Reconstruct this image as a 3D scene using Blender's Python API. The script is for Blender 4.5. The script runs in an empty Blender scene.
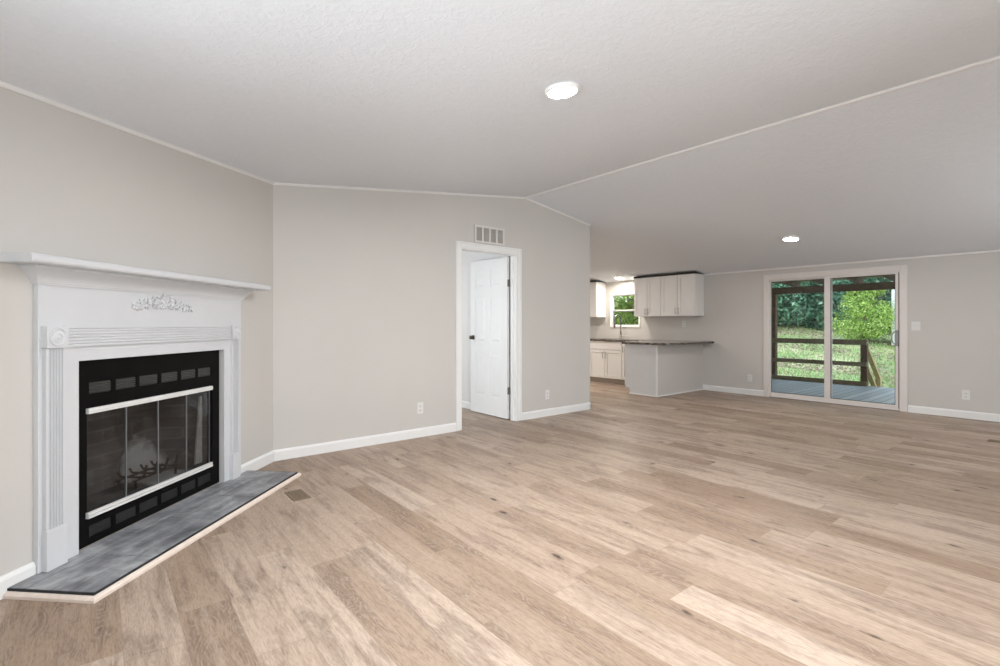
import bpy, bmesh, math, random
from mathutils import Vector, Matrix
R = random.Random(7)
PI = math.pi
scn = bpy.context.scene
COL = scn.collection

# ------------------------------------------------------------------ camera
CAM_H = 1.16
F_PX, YAW, CY = 492.96, 0.6822, 324.06
cam_d = bpy.data.cameras.new('camera')
cam_d.sensor_fit = 'HORIZONTAL'
cam_d.sensor_width = 36.0
cam_d.lens = F_PX / 1000.0 * 36.0
cam_d.shift_y = (CY - 333.0) / 1000.0
cam_d.clip_start = 0.02
cam = bpy.data.objects.new('camera', cam_d)
COL.objects.link(cam)
cam.location = (0, 0, CAM_H)
cam.rotation_euler = (PI / 2, 0, -YAW)
scn.camera = cam

# ------------------------------------------------------------------ world, lights, exposure
scn.view_settings.view_transform = 'Standard'
scn.view_settings.look = 'None'
scn.view_settings.gamma = 1
scn.view_settings.use_curve_mapping = False
scn.view_settings.exposure = 0.12

SKY = 2.6
SUN = 1.3
FILL_W = dict(front=66.0, front_far=27.0, left=54.0, hall=38.0)
LAMP = 850.0            # the living-room downlights
LAMP_FAR = 200.0

w = bpy.data.worlds.new('sky')
scn.world = w
w.use_nodes = True
nt = w.node_tree
bg = nt.nodes['Background']
bg.inputs['Strength'].default_value = SKY
tc = nt.nodes.new('ShaderNodeTexCoord')
sep = nt.nodes.new('ShaderNodeSeparateXYZ')
nt.links.new(tc.outputs['Generated'], sep.inputs[0])
rmp = nt.nodes.new('ShaderNodeValToRGB')
rmp.color_ramp.elements[0].position = 0.0
rmp.color_ramp.elements[0].color = (0.93, 0.95, 0.97, 1)
rmp.color_ramp.elements[1].position = 0.8
rmp.color_ramp.elements[1].color = (0.62, 0.76, 0.95, 1)
nt.links.new(sep.outputs[2], rmp.inputs[0])
nt.links.new(rmp.outputs[0], bg.inputs['Color'])

sun_d = bpy.data.lights.new('sun', 'SUN')
sun_d.energy = SUN
sun_d.angle = math.radians(14)
sun_d.color = (1, 0.96, 0.88)
sun = bpy.data.objects.new('sun', sun_d)
COL.objects.link(sun)
sun.rotation_euler = (math.radians(38), 0, math.radians(-25))


def fill_lamp(name, loc, direction, sx, sz, power, color=(0.92, 0.968, 1.0)):
    """Added area lamp outside an unseen window, filling the room."""
    d = bpy.data.lights.new(name, 'AREA')
    d.shape = 'RECTANGLE'
    d.size, d.size_y = sx, sz
    d.energy = power
    d.color = color
    o = bpy.data.objects.new(name, d)
    COL.objects.link(o)
    o.location = loc
    o.rotation_euler = Vector(direction).to_track_quat('-Z', 'Y').to_euler()
    return o


X_L, Y_F, Y_K = -0.61, -1.60, 9.0
fill_lamp('fill_lamp_front', (1.15, Y_F - 0.16, 1.25), (0, 1, 0.12), 1.7, 1.4, FILL_W['front'])  # added lamp, placed to lighten the mantel's left faces
fill_lamp('fill_lamp_front_far', (6.2, Y_F - 0.16, 1.25), (0, 1, 0.9), 1.5, 1.3, FILL_W['front_far'])  # added lamp, tilted up to brighten the right ceiling slope
fill_lamp('fill_lamp_left', (X_L - 0.16, 1.35, 1.25), (1, 0, 0.1), 1.5, 1.3, FILL_W['left'])  # added lamp, main fill from the left
fill_lamp('fill_lamp_hall', (1.28, 6.2, 1.25), (1, 0, -0.05), 1.2, 1.2, FILL_W['hall'])  # added lamp that brightens the hall

# ------------------------------------------------------------------ room numbers
YB, XF, XR = 4.4514, 8.2835, 4.0103
ZR, ZE, SL = 2.6976, 2.0397, 0.1183
SR = (ZR - ZE) / (XF - XR)
XC, PHI, XE = 1.1398, 0.7965, 5.19
DD = Vector((-math.cos(PHI), -math.sin(PHI)))
NN = Vector((math.sin(PHI), -math.cos(PHI)))
DROT = math.atan2(DD.y, DD.x)
S_END = (XC - X_L) / math.cos(PHI)


def zc(x):
    return ZR - SL * (XR - x) if x < XR else ZR - SR * (x - XR)


# ------------------------------------------------------------------ materials
def new_mat(name):
    m = bpy.data.materials.new(name)
    m.use_nodes = True
    return m, m.node_tree, m.node_tree.nodes['Principled BSDF']


def N(nt, t, **kw):
    n = nt.nodes.new(t)
    for k, v in kw.items():
        setattr(n, k, v)
    return n


def math_n(nt, op, a, b=None, clamp=False):
    n = nt.nodes.new('ShaderNodeMath')
    n.operation = op
    n.use_clamp = clamp
    for i, v in enumerate((a, b)):
        if v is None:
            continue
        if isinstance(v, (int, float)):
            n.inputs[i].default_value = v
        else:
            nt.links.new(v, n.inputs[i])
    return n.outputs[0]


def ramp(nt, fac, stops):
    n = nt.nodes.new('ShaderNodeValToRGB')
    e = n.color_ramp.elements
    while len(e) < len(stops):
        e.new(0.5)
    for i, (p, c) in enumerate(stops):
        e[i].position = p
        e[i].color = (*c, 1) if len(c) == 3 else c
    nt.links.new(fac, n.inputs[0])
    return n.outputs[0]


def mixc(nt, fac, a, b, blend='MIX'):
    n = nt.nodes.new('ShaderNodeMix')
    n.data_type = 'RGBA'
    n.blend_type = blend
    for i, v in ((0, fac), (6, a), (7, b)):
        if isinstance(v, (int, float)):
            n.inputs[i].default_value = v
        elif isinstance(v, tuple):
            n.inputs[i].default_value = (*v, 1)
        else:
            nt.links.new(v, n.inputs[i])
    return n.outputs[2]


def noise(nt, vec, scale, detail=3, rough=0.55, dist=0.0, dims='3D'):
    n = nt.nodes.new('ShaderNodeTexNoise')
    n.noise_dimensions = dims
    n.inputs['Scale'].default_value = scale
    n.inputs['Detail'].default_value = detail
    n.inputs['Roughness'].default_value = rough
    n.inputs['Distortion'].default_value = dist
    if vec is not None:
        nt.links.new(vec, n.inputs['Vector'])
    return n.outputs[0]


def bump(nt, bsdf, h, strength, dist):
    b = nt.nodes.new('ShaderNodeBump')
    b.inputs['Strength'].default_value = strength
    b.inputs['Distance'].default_value = dist
    nt.links.new(h, b.inputs['Height'])
    nt.links.new(b.outputs[0], bsdf.inputs['Normal'])


def obj_co(nt):
    return nt.nodes.new('ShaderNodeTexCoord').outputs['Object']


def plain(name, col, rough=0.5, metal=0.0, var=0.04, scale=9.0, bmp=0.0, bscale=200.0):
    """A procedural surface: base colour with a slight uneven tone, optional fine bump."""
    m, nt, b = new_mat(name)
    co = obj_co(nt)
    f = noise(nt, co, scale, 3)
    lo = tuple(max(0, c * (1 - var)) for c in col)
    hi = tuple(min(1, c * (1 + var)) for c in col)
    c = ramp(nt, f, [(0.3, lo), (0.7, hi)])
    nt.links.new(c, b.inputs['Base Color'])
    b.inputs['Roughness'].default_value = rough
    b.inputs['Metallic'].default_value = metal
    if bmp:
        bump(nt, b, noise(nt, co, bscale, 2), bmp, 0.002)
    return m


M = {}
M['wall'] = plain('wall_paint', (0.58, 0.557, 0.53), 0.65, var=0.012, scale=2.0, bmp=0.06, bscale=160)
M['hall'] = plain('white_hall_paint', (0.72, 0.705, 0.69), 0.65, var=0.01)
M['trim'] = plain('white_trim_paint', (0.80, 0.80, 0.795), 0.35, var=0.01)
M['mantel'] = plain('white_mantel_paint', (0.63, 0.64, 0.66), 0.38, var=0.012)
M['door'] = plain('white_door_paint', (0.80, 0.80, 0.795), 0.4, var=0.01)
M['cab'] = plain('white_cabinet_paint', (0.80, 0.785, 0.77), 0.35, var=0.01)
M['vinyl'] = plain('white_vinyl', (0.72, 0.68, 0.65), 0.4, var=0.015)
M['plate'] = plain('white_plastic', (0.72, 0.71, 0.69), 0.3, var=0.01)
M['slot'] = plain('dark_slot', (0.06, 0.055, 0.05), 0.6)
M['black'] = plain('black_enamel', (0.004, 0.004, 0.004), 0.45, var=0.2)
M['black'].node_tree.nodes['Principled BSDF'].inputs['Specular IOR Level'].default_value = 0.08
M['louver'] = plain('dark_grey_louver', (0.065, 0.063, 0.06), 0.5, var=0.15)
M['louver_low'] = plain('shaded_black_louver', (0.028, 0.028, 0.028), 0.6, var=0.15)  # lower vents' dimness is put into this darker copy of the louver colour
M['silver'] = plain('brushed_silver_rail', (0.86, 0.86, 0.85), 0.4, 0.25, var=0.05)
M['nickel'] = plain('brushed_nickel', (0.42, 0.40, 0.37), 0.35, 0.9)
M['bronze'] = plain('dark_bronze', (0.10, 0.085, 0.07), 0.35, 0.8)
M['edge'] = plain('dull_steel_edge', (0.33, 0.34, 0.35), 0.4, 0.6)
M['gap'] = plain('dark_shade_and_gasket', (0.05, 0.045, 0.045), 0.8)
M['toe'] = plain('toe_kick_board', (0.42, 0.36, 0.31), 0.6)
M['vent_dark'] = plain('vent_shadow_grey', (0.36, 0.345, 0.33), 0.7)
M['register'] = plain('brown_register_metal', (0.22, 0.165, 0.11), 0.55, 0.2)
M['hearth_trim'] = plain('pale_raw_pine', (0.74, 0.64, 0.565), 0.55, var=0.06, scale=25)
M['wood_dark'] = plain('weathered_dark_brown_wood', (0.080, 0.047, 0.022), 0.8, var=0.25, scale=14)
M['wood_rail'] = plain('weathered_green_brown_wood', (0.14, 0.115, 0.06), 0.8, var=0.25, scale=14)
M['wood_pale'] = plain('pale_treated_lumber', (0.42, 0.34, 0.17), 0.8, var=0.2, scale=14)
M['roof_sheet'] = plain('porch_roof_sheet', (0.16, 0.12, 0.085), 0.8, var=0.2, scale=6)
M['bark'] = plain('grey_brown_bark', (0.13, 0.10, 0.075), 0.9, var=0.3, scale=12)
M['siding'] = plain('white_shed_siding', (0.82, 0.83, 0.84), 0.6)
M['shingle'] = plain('grey_shingle', (0.18, 0.18, 0.18), 0.9, var=0.2)
M['grate'] = plain('cast_iron', (0.02, 0.019, 0.018), 0.7, 0.3)
M['steel_sink'] = plain('stainless_sink', (0.5, 0.5, 0.5), 0.3, 0.9)


def mat_ceiling():
    m, nt, b = new_mat('textured_white_ceiling')
    co = obj_co(nt)
    n1 = noise(nt, co, 26, 4, 0.6, 1.2)
    n2 = noise(nt, co, 7, 2)
    h = math_n(nt, 'ADD', n1, math_n(nt, 'MULTIPLY', n2, 0.5))
    nt.links.new(ramp(nt, n1, [(0.3, (0.745, 0.775, 0.82)), (0.7, (0.775, 0.805, 0.85))]), b.inputs['Base Color'])
    b.inputs['Roughness'].default_value = 0.8
    bump(nt, b, h, 0.36, 0.012)
    return m


def mat_floor():
    m, nt, b = new_mat('oak_plank_flooring')
    co = obj_co(nt)
    sp = N(nt, 'ShaderNodeSeparateXYZ')
    nt.links.new(co, sp.inputs[0])
    x, y = sp.outputs[0], sp.outputs[1]
    PW, PL = 0.18, 1.22
    xr = math_n(nt, 'DIVIDE', math_n(nt, 'SUBTRACT', x, 0.065), PW)
    row = math_n(nt, 'FLOOR', xr)
    fx = math_n(nt, 'FRACT', xr)
    wn = N(nt, 'ShaderNodeTexWhiteNoise', noise_dimensions='1D')
    nt.links.new(row, wn.inputs['W'])
    yr = math_n(nt, 'ADD', math_n(nt, 'DIVIDE', y, PL), math_n(nt, 'MULTIPLY', wn.outputs[0], 7.31))
    colm = math_n(nt, 'FLOOR', yr)
    fy = math_n(nt, 'FRACT', yr)
    cid = N(nt, 'ShaderNodeCombineXYZ')
    nt.links.new(row, cid.inputs[0])
    nt.links.new(colm, cid.inputs[1])
    wid = N(nt, 'ShaderNodeTexWhiteNoise', noise_dimensions='3D')
    nt.links.new(cid.outputs[0], wid.inputs['Vector'])
    pid = wid.outputs[0]
    pcol = wid.outputs[1]
    sc = N(nt, 'ShaderNodeVectorMath', operation='SCALE')
    nt.links.new(pcol, sc.inputs[0])
    sc.inputs['Scale'].default_value = 37.0

    def co_scaled(sx, sy):
        cx = N(nt, 'ShaderNodeCombineXYZ')
        nt.links.new(math_n(nt, 'MULTIPLY', x, sx), cx.inputs[0])
        nt.links.new(math_n(nt, 'MULTIPLY', y, sy), cx.inputs[1])
        v = N(nt, 'ShaderNodeVectorMath', operation='ADD')
        nt.links.new(cx.outputs[0], v.inputs[0])
        nt.links.new(sc.outputs[0], v.inputs[1])
        return v.outputs[0]
    # knots
    vo = N(nt, 'ShaderNodeTexVoronoi', feature='F1')
    vo.inputs['Scale'].default_value = 1.0
    vo.inputs['Randomness'].default_value = 1.0
    warp = N(nt, 'ShaderNodeVectorMath', operation='ADD')
    nt.links.new(co_scaled(7.0, 2.6), warp.inputs[0])
    wcol = N(nt, 'ShaderNodeTexNoise')
    wcol.inputs['Scale'].default_value = 3.0
    nt.links.new(co_scaled(9.0, 5.0), wcol.inputs['Vector'])
    ws = N(nt, 'ShaderNodeVectorMath', operation='SCALE')
    ws.inputs['Scale'].default_value = 0.22
    nt.links.new(wcol.outputs['Color'], ws.inputs[0])
    nt.links.new(ws.outputs[0], warp.inputs[1])
    nt.links.new(warp.outputs[0], vo.inputs['Vector'])
    kn = ramp(nt, vo.outputs['Distance'], [(0.05, (1, 1, 1)), (0.12, (0, 0, 0))])
    keep = N(nt, 'ShaderNodeSeparateColor')
    nt.links.new(vo.outputs['Color'], keep.inputs[0])
    kf = math_n(nt, 'MULTIPLY', kn, math_n(nt, 'GREATER_THAN', keep.outputs[0], 0.32))
    halo = math_n(nt, 'MULTIPLY', ramp(nt, vo.outputs['Distance'], [(0.06, (1, 1, 1)), (0.32, (0, 0, 0))]), math_n(nt, 'GREATER_THAN', keep.outputs[0], 0.32))
    # broad lights and darks inside a plank
    broad = noise(nt, co_scaled(10.0, 1.9), 1.0, 4, 0.6, 0.8)
    # fine straight grain
    fine = noise(nt, co_scaled(230.0, 26.0), 1.0, 4, 0.65, 0.3)
    streak = noise(nt, co_scaled(42.0, 2.2), 1.0, 4, 0.6, 0.6)
    # cathedral figure: contour lines of a stretched noise
    fig = noise(nt, co_scaled(7.0, 1.4), 1.0, 2, 0.5, 0.5)
    rings = math_n(nt, 'FRACT', math_n(nt, 'MULTIPLY', math_n(nt, 'ADD', fig, math_n(nt, 'MULTIPLY', vo.outputs['Distance'], 0.35)), 21.0))
    rings = math_n(nt, 'ABSOLUTE', math_n(nt, 'SUBTRACT', rings, 0.5))
    rings = math_n(nt, 'MULTIPLY', math_n(nt, 'SUBTRACT', 0.5, rings), 2.0)
    dark_zone = ramp(nt, broad, [(0.50, (0, 0, 0)), (0.61, (1, 1, 1))])
    dark_zone = math_n(nt, 'ADD', dark_zone, math_n(nt, 'MULTIPLY', halo, 0.55), True)
    base = ramp(nt, pid, [(0.0, (0.31, 0.225, 0.163)), (0.3, (0.39, 0.296, 0.226)), (0.7, (0.445, 0.347, 0.273)), (1.0, (0.495, 0.397, 0.322))])
    c = mixc(nt, math_n(nt, 'MULTIPLY', dark_zone, 0.46), base, (0.145, 0.095, 0.066))
    rf = math_n(nt, 'MULTIPLY', math_n(nt, 'MULTIPLY', math_n(nt, 'POWER', rings, 3.0), dark_zone), 0.50)
    c = mixc(nt, rf, c, (0.45, 0.375, 0.32))
    sf = ramp(nt, streak, [(0.50, (0, 0, 0)), (0.68, (1, 1, 1))])
    c = mixc(nt, math_n(nt, 'MULTIPLY', sf, 0.32), c, (0.14, 0.092, 0.066))
    lf = ramp(nt, streak, [(0.25, (1, 1, 1)), (0.46, (0, 0, 0))])
    c = mixc(nt, math_n(nt, 'MULTIPLY', lf, 0.25), c, (0.50, 0.425, 0.365))
    g = ramp(nt, fine, [(0.34, (0.70, 0.68, 0.66)), (0.56, (1.06, 1.06, 1.06))])
    c = mixc(nt, 0.75, c, g, 'MULTIPLY')
    c = mixc(nt, math_n(nt, 'MULTIPLY', kf, 0.9), c, (0.045, 0.03, 0.024))
    # joints
    ex = math_n(nt, 'MULTIPLY', math_n(nt, 'MINIMUM', fx, math_n(nt, 'SUBTRACT', 1.0, fx)), PW)
    ey = math_n(nt, 'MULTIPLY', math_n(nt, 'MINIMUM', fy, math_n(nt, 'SUBTRACT', 1.0, fy)), PL)
    e = math_n(nt, 'MINIMUM', ex, ey)
    jf = ramp(nt, e, [(0.0006, (1, 1, 1)), (0.0016, (0, 0, 0))])
    c = mixc(nt, math_n(nt, 'MULTIPLY', jf, 0.30), c, (0.20, 0.15, 0.12))
    nt.links.new(c, b.inputs['Base Color'])
    rr = ramp(nt, fine, [(0.3, (0.46, 0.46, 0.46)), (0.7, (0.36, 0.36, 0.36))])
    nt.links.new(rr, b.inputs['Roughness'])
    b.inputs['Specular IOR Level'].default_value = 0.14
    h = math_n(nt, 'SUBTRACT', math_n(nt, 'MULTIPLY', fine, 0.25), jf)
    bump(nt, b, h, 0.10, 0.0015)
    return m


def mat_granite():
    m, nt, b = new_mat('dark_speckled_granite')
    co = obj_co(nt)
    v = N(nt, 'ShaderNodeTexVoronoi', feature='F1')
    v.inputs['Scale'].default_value = 70
    nt.links.new(co, v.inputs['Vector'])
    s = N(nt, 'ShaderNodeSeparateColor')
    nt.links.new(v.outputs['Color'], s.inputs[0])
    c = ramp(nt, s.outputs[0], [(0.0, (0.015, 0.013, 0.012)), (0.5, (0.05, 0.04, 0.035)), (0.75, (0.16, 0.12, 0.10)), (0.95, (0.42, 0.38, 0.35))])
    nt.links.new(c, b.inputs['Base Color'])
    b.inputs['Roughness'].default_value = 0.12
    return m


def mat_slate():
    m, nt, b = new_mat('grey_slate_tile')
    co = obj_co(nt)
    n1 = noise(nt, co, 3.2, 5, 0.62, 0.9)
    n2 = noise(nt, co, 22, 4, 0.6)
    mp = N(nt, 'ShaderNodeMapping')
    mp.inputs['Scale'].default_value = (1.5, 9, 1)
    nt.links.new(co, mp.inputs[0])
    n3 = noise(nt, mp.outputs[0], 2.0, 4, 0.6, 0.6)
    f = math_n(nt, 'ADD', math_n(nt, 'MULTIPLY', n1, 0.55), math_n(nt, 'ADD', math_n(nt, 'MULTIPLY', n2, 0.15), math_n(nt, 'MULTIPLY', n3, 0.35)))
    c = ramp(nt, f, [(0.38, (0.09, 0.094, 0.10)), (0.48, (0.19, 0.197, 0.21)), (0.56, (0.31, 0.32, 0.335)), (0.66, (0.50, 0.51, 0.525))])
    nt.links.new(c, b.inputs['Base Color'])
    b.inputs['Roughness'].default_value = 0.42
    bump(nt, b, f, 0.3, 0.006)
    return m


def mat_firebrick():
    m, nt, b = new_mat('sooty_refractory_brick')
    co = obj_co(nt)
    sp = N(nt, 'ShaderNodeSeparateXYZ')
    nt.links.new(co, sp.inputs[0])
    cx = N(nt, 'ShaderNodeCombineXYZ')
    nt.links.new(math_n(nt, 'ADD', sp.outputs[0], sp.outputs[1]), cx.inputs[0])
    nt.links.new(sp.outputs[2], cx.inputs[1])
    br = N(nt, 'ShaderNodeTexBrick')
    br.inputs['Scale'].default_value = 1.0
    br.inputs['Brick Width'].default_value = 0.21
    br.inputs['Row Height'].default_value = 0.075
    br.inputs['Mortar Size'].default_value = 0.006
    br.inputs['Color1'].default_value = (0.15, 0.15, 0.15, 1)
    br.inputs['Color2'].default_value = (0.11, 0.11, 0.11, 1)
    br.inputs['Mortar'].default_value = (0.19, 0.19, 0.19, 1)
    nt.links.new(cx.outputs[0], br.inputs['Vector'])
    n1 = noise(nt, co, 5, 4, 0.6, 0.6)
    soot = ramp(nt, n1, [(0.40, (0.25, 0.25, 0.25)), (0.62, (1, 1, 1))])
    c = mixc(nt, 0.75, br.outputs['Color'], soot, 'MULTIPLY')
    # pale burnt-clean patch in the middle of the back
    dx = math_n(nt, 'DIVIDE', math_n(nt, 'SUBTRACT', sp.outputs[0], 0.98), 0.17)
    dz = math_n(nt, 'DIVIDE', math_n(nt, 'SUBTRACT', sp.outputs[2], 0.16), 0.27)
    dist = math_n(nt, 'SQRT', math_n(nt, 'ADD', math_n(nt, 'MULTIPLY', dx, dx), math_n(nt, 'MULTIPLY', dz, dz)))
    dist = math_n(nt, 'ADD', dist, math_n(nt, 'MULTIPLY', math_n(nt, 'SUBTRACT', n1, 0.5), 1.3))
    pf = ramp(nt, dist, [(0.70, (1, 1, 1)), (1.0, (0, 0, 0))])
    c = mixc(nt, math_n(nt, 'MULTIPLY', pf, 0.6), c, (0.85, 0.84, 0.82))
    nt.links.new(c, b.inputs['Base Color'])
    b.inputs['Roughness'].default_value = 0.9
    return m


def mat_glass(name, tint=(1, 1, 1), refl=1.0, rough=0.0):
    m = bpy.data.materials.new(name)
    m.use_nodes = True
    nt = m.node_tree
    nt.nodes.clear()
    o = nt.nodes.new('ShaderNodeOutputMaterial')
    mx = nt.nodes.new('ShaderNodeMixShader')
    t = nt.nodes.new('ShaderNodeBsdfTransparent')
    t.inputs[0].default_value = (*tint, 1)
    g = nt.nodes.new('ShaderNodeBsdfGlossy')
    g.inputs['Roughness'].default_value = rough
    fr = nt.nodes.new('ShaderNodeFresnel')
    fr.inputs[0].default_value = 1.45
    nt.links.new(math_n(nt, 'MULTIPLY', fr.outputs[0], refl), mx.inputs[0])
    nt.links.new(t.outputs[0], mx.inputs[1])
    nt.links.new(g.outputs[0], mx.inputs[2])
    nt.links.new(mx.outputs[0], o.inputs[0])
    return m


def mat_emit(name, col, st):
    m = bpy.data.materials.new(name)
    m.use_nodes = True
    nt = m.node_tree
    nt.nodes.clear()
    o = nt.nodes.new('ShaderNodeOutputMaterial')
    e = nt.nodes.new('ShaderNodeEmission')
    e.inputs[0].default_value = (*col, 1)
    e.inputs[1].default_value = st
    nt.links.new(e.outputs[0], o.inputs[0])
    return m


def mat_leaf(name, stops):
    m, nt, b = new_mat(name)
    g = N(nt, 'ShaderNodeNewGeometry')
    c = ramp(nt, g.outputs['Random Per Island'], stops)
    nt.links.new(c, b.inputs['Base Color'])
    b.inputs['Roughness'].default_value = 0.5
    tr = N(nt, 'ShaderNodeBsdfTranslucent')
    nt.links.new(c, tr.inputs[0])
    mx = N(nt, 'ShaderNodeMixShader')
    mx.inputs[0].default_value = 0.35
    out = nt.nodes['Material Output']
    nt.links.new(b.outputs[0], mx.inputs[1])
    nt.links.new(tr.outputs[0], mx.inputs[2])
    nt.links.new(mx.outputs[0], out.inputs[0])
    return m


def mat_yard():
    m, nt, b = new_mat('rough_lawn_soil')
    co = obj_co(nt)
    n1 = noise(nt, co, 0.55, 4, 0.6, 0.4)
    n2 = noise(nt, co, 9, 4, 0.7)
    f = math_n(nt, 'ADD', math_n(nt, 'MULTIPLY', n1, 0.7), math_n(nt, 'MULTIPLY', n2, 0.3))
    c = ramp(nt, f, [(0.36, (0.16, 0.28, 0.09)), (0.48, (0.30, 0.40, 0.16)), (0.58, (0.46, 0.43, 0.26)), (0.70, (0.40, 0.33, 0.25))])
    nt.links.new(c, b.inputs['Base Color'])
    b.inputs['Roughness'].default_value = 0.95
    return m


def mat_deck():
    m, nt, b = new_mat('grey_weathered_deck_boards')
    co = obj_co(nt)
    sp = N(nt, 'ShaderNodeSeparateXYZ')
    nt.links.new(co, sp.inputs[0])
    yr = math_n(nt, 'DIVIDE', sp.outputs[1], 0.145)
    wn = N(nt, 'ShaderNodeTexWhiteNoise', noise_dimensions='1D')
    nt.links.new(math_n(nt, 'FLOOR', yr), wn.inputs['W'])
    fy = math_n(nt, 'FRACT', yr)
    gap = math_n(nt, 'LESS_THAN', fy, 0.09)
    mp = N(nt, 'ShaderNodeMapping')
    mp.inputs['Scale'].default_value = (1.2, 30, 1)
    nt.links.new(co, mp.inputs[0])
    n = noise(nt, mp.outputs[0], 1.5, 4, 0.6)
    f = math_n(nt, 'ADD', math_n(nt, 'MULTIPLY', wn.outputs[0], 0.5), math_n(nt, 'MULTIPLY', n, 0.5))
    c = ramp(nt, f, [(0.2, (0.24, 0.29, 0.31)), (0.8, (0.40, 0.46, 0.48))])
    c = mixc(nt, gap, c, (0.03, 0.03, 0.03))
    nt.links.new(c, b.inputs['Base Color'])
    b.inputs['Roughness'].default_value = 0.45
    return m


M['ceiling'] = mat_ceiling()
M['floor'] = mat_floor()
M['granite'] = mat_granite()
M['slate'] = mat_slate()
M['firebrick'] = mat_firebrick()
M['glass'] = mat_glass('clear_window_glass', (0.97, 0.98, 0.98), 0.8)
M['fireglass'] = mat_glass('smoked_fireplace_glass', (0.74, 0.745, 0.75), 0.18, 0.02)
M['yard'] = mat_yard()
M['deck'] = mat_deck()
M['lamp'] = mat_emit('lit_led_diffuser', (1.0, 0.99, 0.985), LAMP)
M['lamp_far'] = mat_emit('lit_led_diffuser_dimmer', (1.0, 0.975, 0.94), LAMP_FAR)
M['lamp_warm'] = mat_emit('lit_warm_led_diffuser', (1.0, 0.92, 0.80), 290.0)
M['lamp_kitchen_fill'] = mat_emit('added_kitchen_fill_diffuser', (1.0, 0.93, 0.83), 420.0)  # only for the added, unseen kitchen lamps
M['leaf_dark'] = mat_leaf('dark_blue_green_leaves', [(0, (0.03, 0.09, 0.05)), (0.5, (0.07, 0.20, 0.115)), (0.85, (0.15, 0.34, 0.20)), (1, (0.38, 0.56, 0.40))])
M['leaf_lime'] = mat_leaf('lime_green_leaves', [(0, (0.14, 0.32, 0.03)), (0.5, (0.42, 0.68, 0.08)), (1, (0.70, 0.90, 0.28))])
M['leaf_mid'] = mat_leaf('mid_green_leaves', [(0, (0.03, 0.10, 0.03)), (0.5, (0.08, 0.22, 0.07)), (1, (0.22, 0.42, 0.16))])
M['leaf_bright'] = mat_leaf('bright_yellow_green_leaves', [(0, (0.10, 0.22, 0.03)), (0.5, (0.32, 0.50, 0.08)), (1, (0.60, 0.74, 0.24))])
M['grass'] = mat_leaf('grass_blades', [(0, (0.18, 0.32, 0.10)), (0.6, (0.38, 0.50, 0.22)), (1, (0.62, 0.60, 0.36))])
M['litter'] = mat_leaf('dry_leaves', [(0, (0.20, 0.13, 0.09)), (0.6, (0.38, 0.28, 0.21)), (1, (0.62, 0.53, 0.45))])


# ------------------------------------------------------------------ mesh helpers
def link(name, bm, mat, parent=None, smooth=False, bev=0.0, seg=2, angle=35):
    bmesh.ops.recalc_face_normals(bm, faces=bm.faces)
    me = bpy.data.meshes.new(name)
    bm.to_mesh(me)
    bm.free()
    if mat is not None:
        for mm in (mat if isinstance(mat, (list, tuple)) else [mat]):
            me.materials.append(mm)
    if smooth:
        for p in me.polygons:
            p.use_smooth = True
    o = bpy.data.objects.new(name, me)
    COL.objects.link(o)
    if parent is not None:
        o.parent = parent
    if bev:
        md = o.modifiers.new('soft_edges', 'BEVEL')
        md.width = bev
        md.segments = seg
        md.limit_method = 'ANGLE'
        md.angle_limit = math.radians(angle)
    return o


def tag(o, label=None, cat=None, group=None, kind=None):
    if label:
        o['label'] = label
    if cat:
        o['category'] = cat
    if group:
        o['group'] = group
    if kind:
        o['kind'] = kind
    return o


def empty(name, loc=(0, 0, 0), rz=0.0, label=None, cat=None, group=None, kind=None):
    o = bpy.data.objects.new(name, None)
    o.empty_display_size = 0.1
    COL.objects.link(o)
    o.location = loc
    o.rotation_euler = (0, 0, rz)
    return tag(o, label, cat, group, kind)


def copy_tree(o, parent=None):
    c = o.copy()
    COL.objects.link(c)
    c.parent = parent
    for ch in list(o.children):
        copy_tree(ch, c)
    return c


def hexa(bm, p):
    v = [bm.verts.new(q) for q in p]
    for f in ((0, 3, 2, 1), (4, 5, 6, 7), (0, 1, 5, 4), (1, 2, 6, 5), (2, 3, 7, 6), (3, 0, 4, 7)):
        bm.faces.new([v[i] for i in f])


def box(bm, x0, x1, y0, y1, z0, z1):
    hexa(bm, [(x0, y0, z0), (x1, y0, z0), (x1, y1, z0), (x0, y1, z0), (x0, y0, z1), (x1, y0, z1), (x1, y1, z1), (x0, y1, z1)])


def B(*boxes):
    bm = bmesh.new()
    for b in boxes:
        box(bm, *b)
    return bm


def bar(bm, a, b, wd, ht, up=(0, 0, 1)):
    """A straight board from a to b."""
    a, b = Vector(a), Vector(b)
    d = (b - a).normalized()
    s = d.cross(Vector(up)).normalized()
    u = s.cross(d).normalized()
    P = []
    for e in (a, b):
        P.append([e + s * (i * wd / 2) + u * (j * ht / 2) for i, j in ((-1, -1), (1, -1), (1, 1), (-1, 1))])
    v0 = [bm.verts.new(q) for q in P[0]]
    v1 = [bm.verts.new(q) for q in P[1]]
    bm.faces.new(v0[::-1])
    bm.faces.new(v1)
    for i in range(4):
        bm.faces.new([v0[i], v0[(i + 1) % 4], v1[(i + 1) % 4], v1[i]])


def prism(bm, prof, fn0, fn1, close=True):
    """Profile polygon at two stations: fn0/fn1 map profile points to 3-D."""
    v0 = [bm.verts.new(fn0(*p)) for p in prof]
    v1 = [bm.verts.new(fn1(*p)) for p in prof]
    n = len(prof)
    for i in range(n):
        bm.faces.new([v0[i], v0[(i + 1) % n], v1[(i + 1) % n], v1[i]])
    if close:
        bm.faces.new(v0[::-1])
        bm.faces.new(v1)


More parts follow.
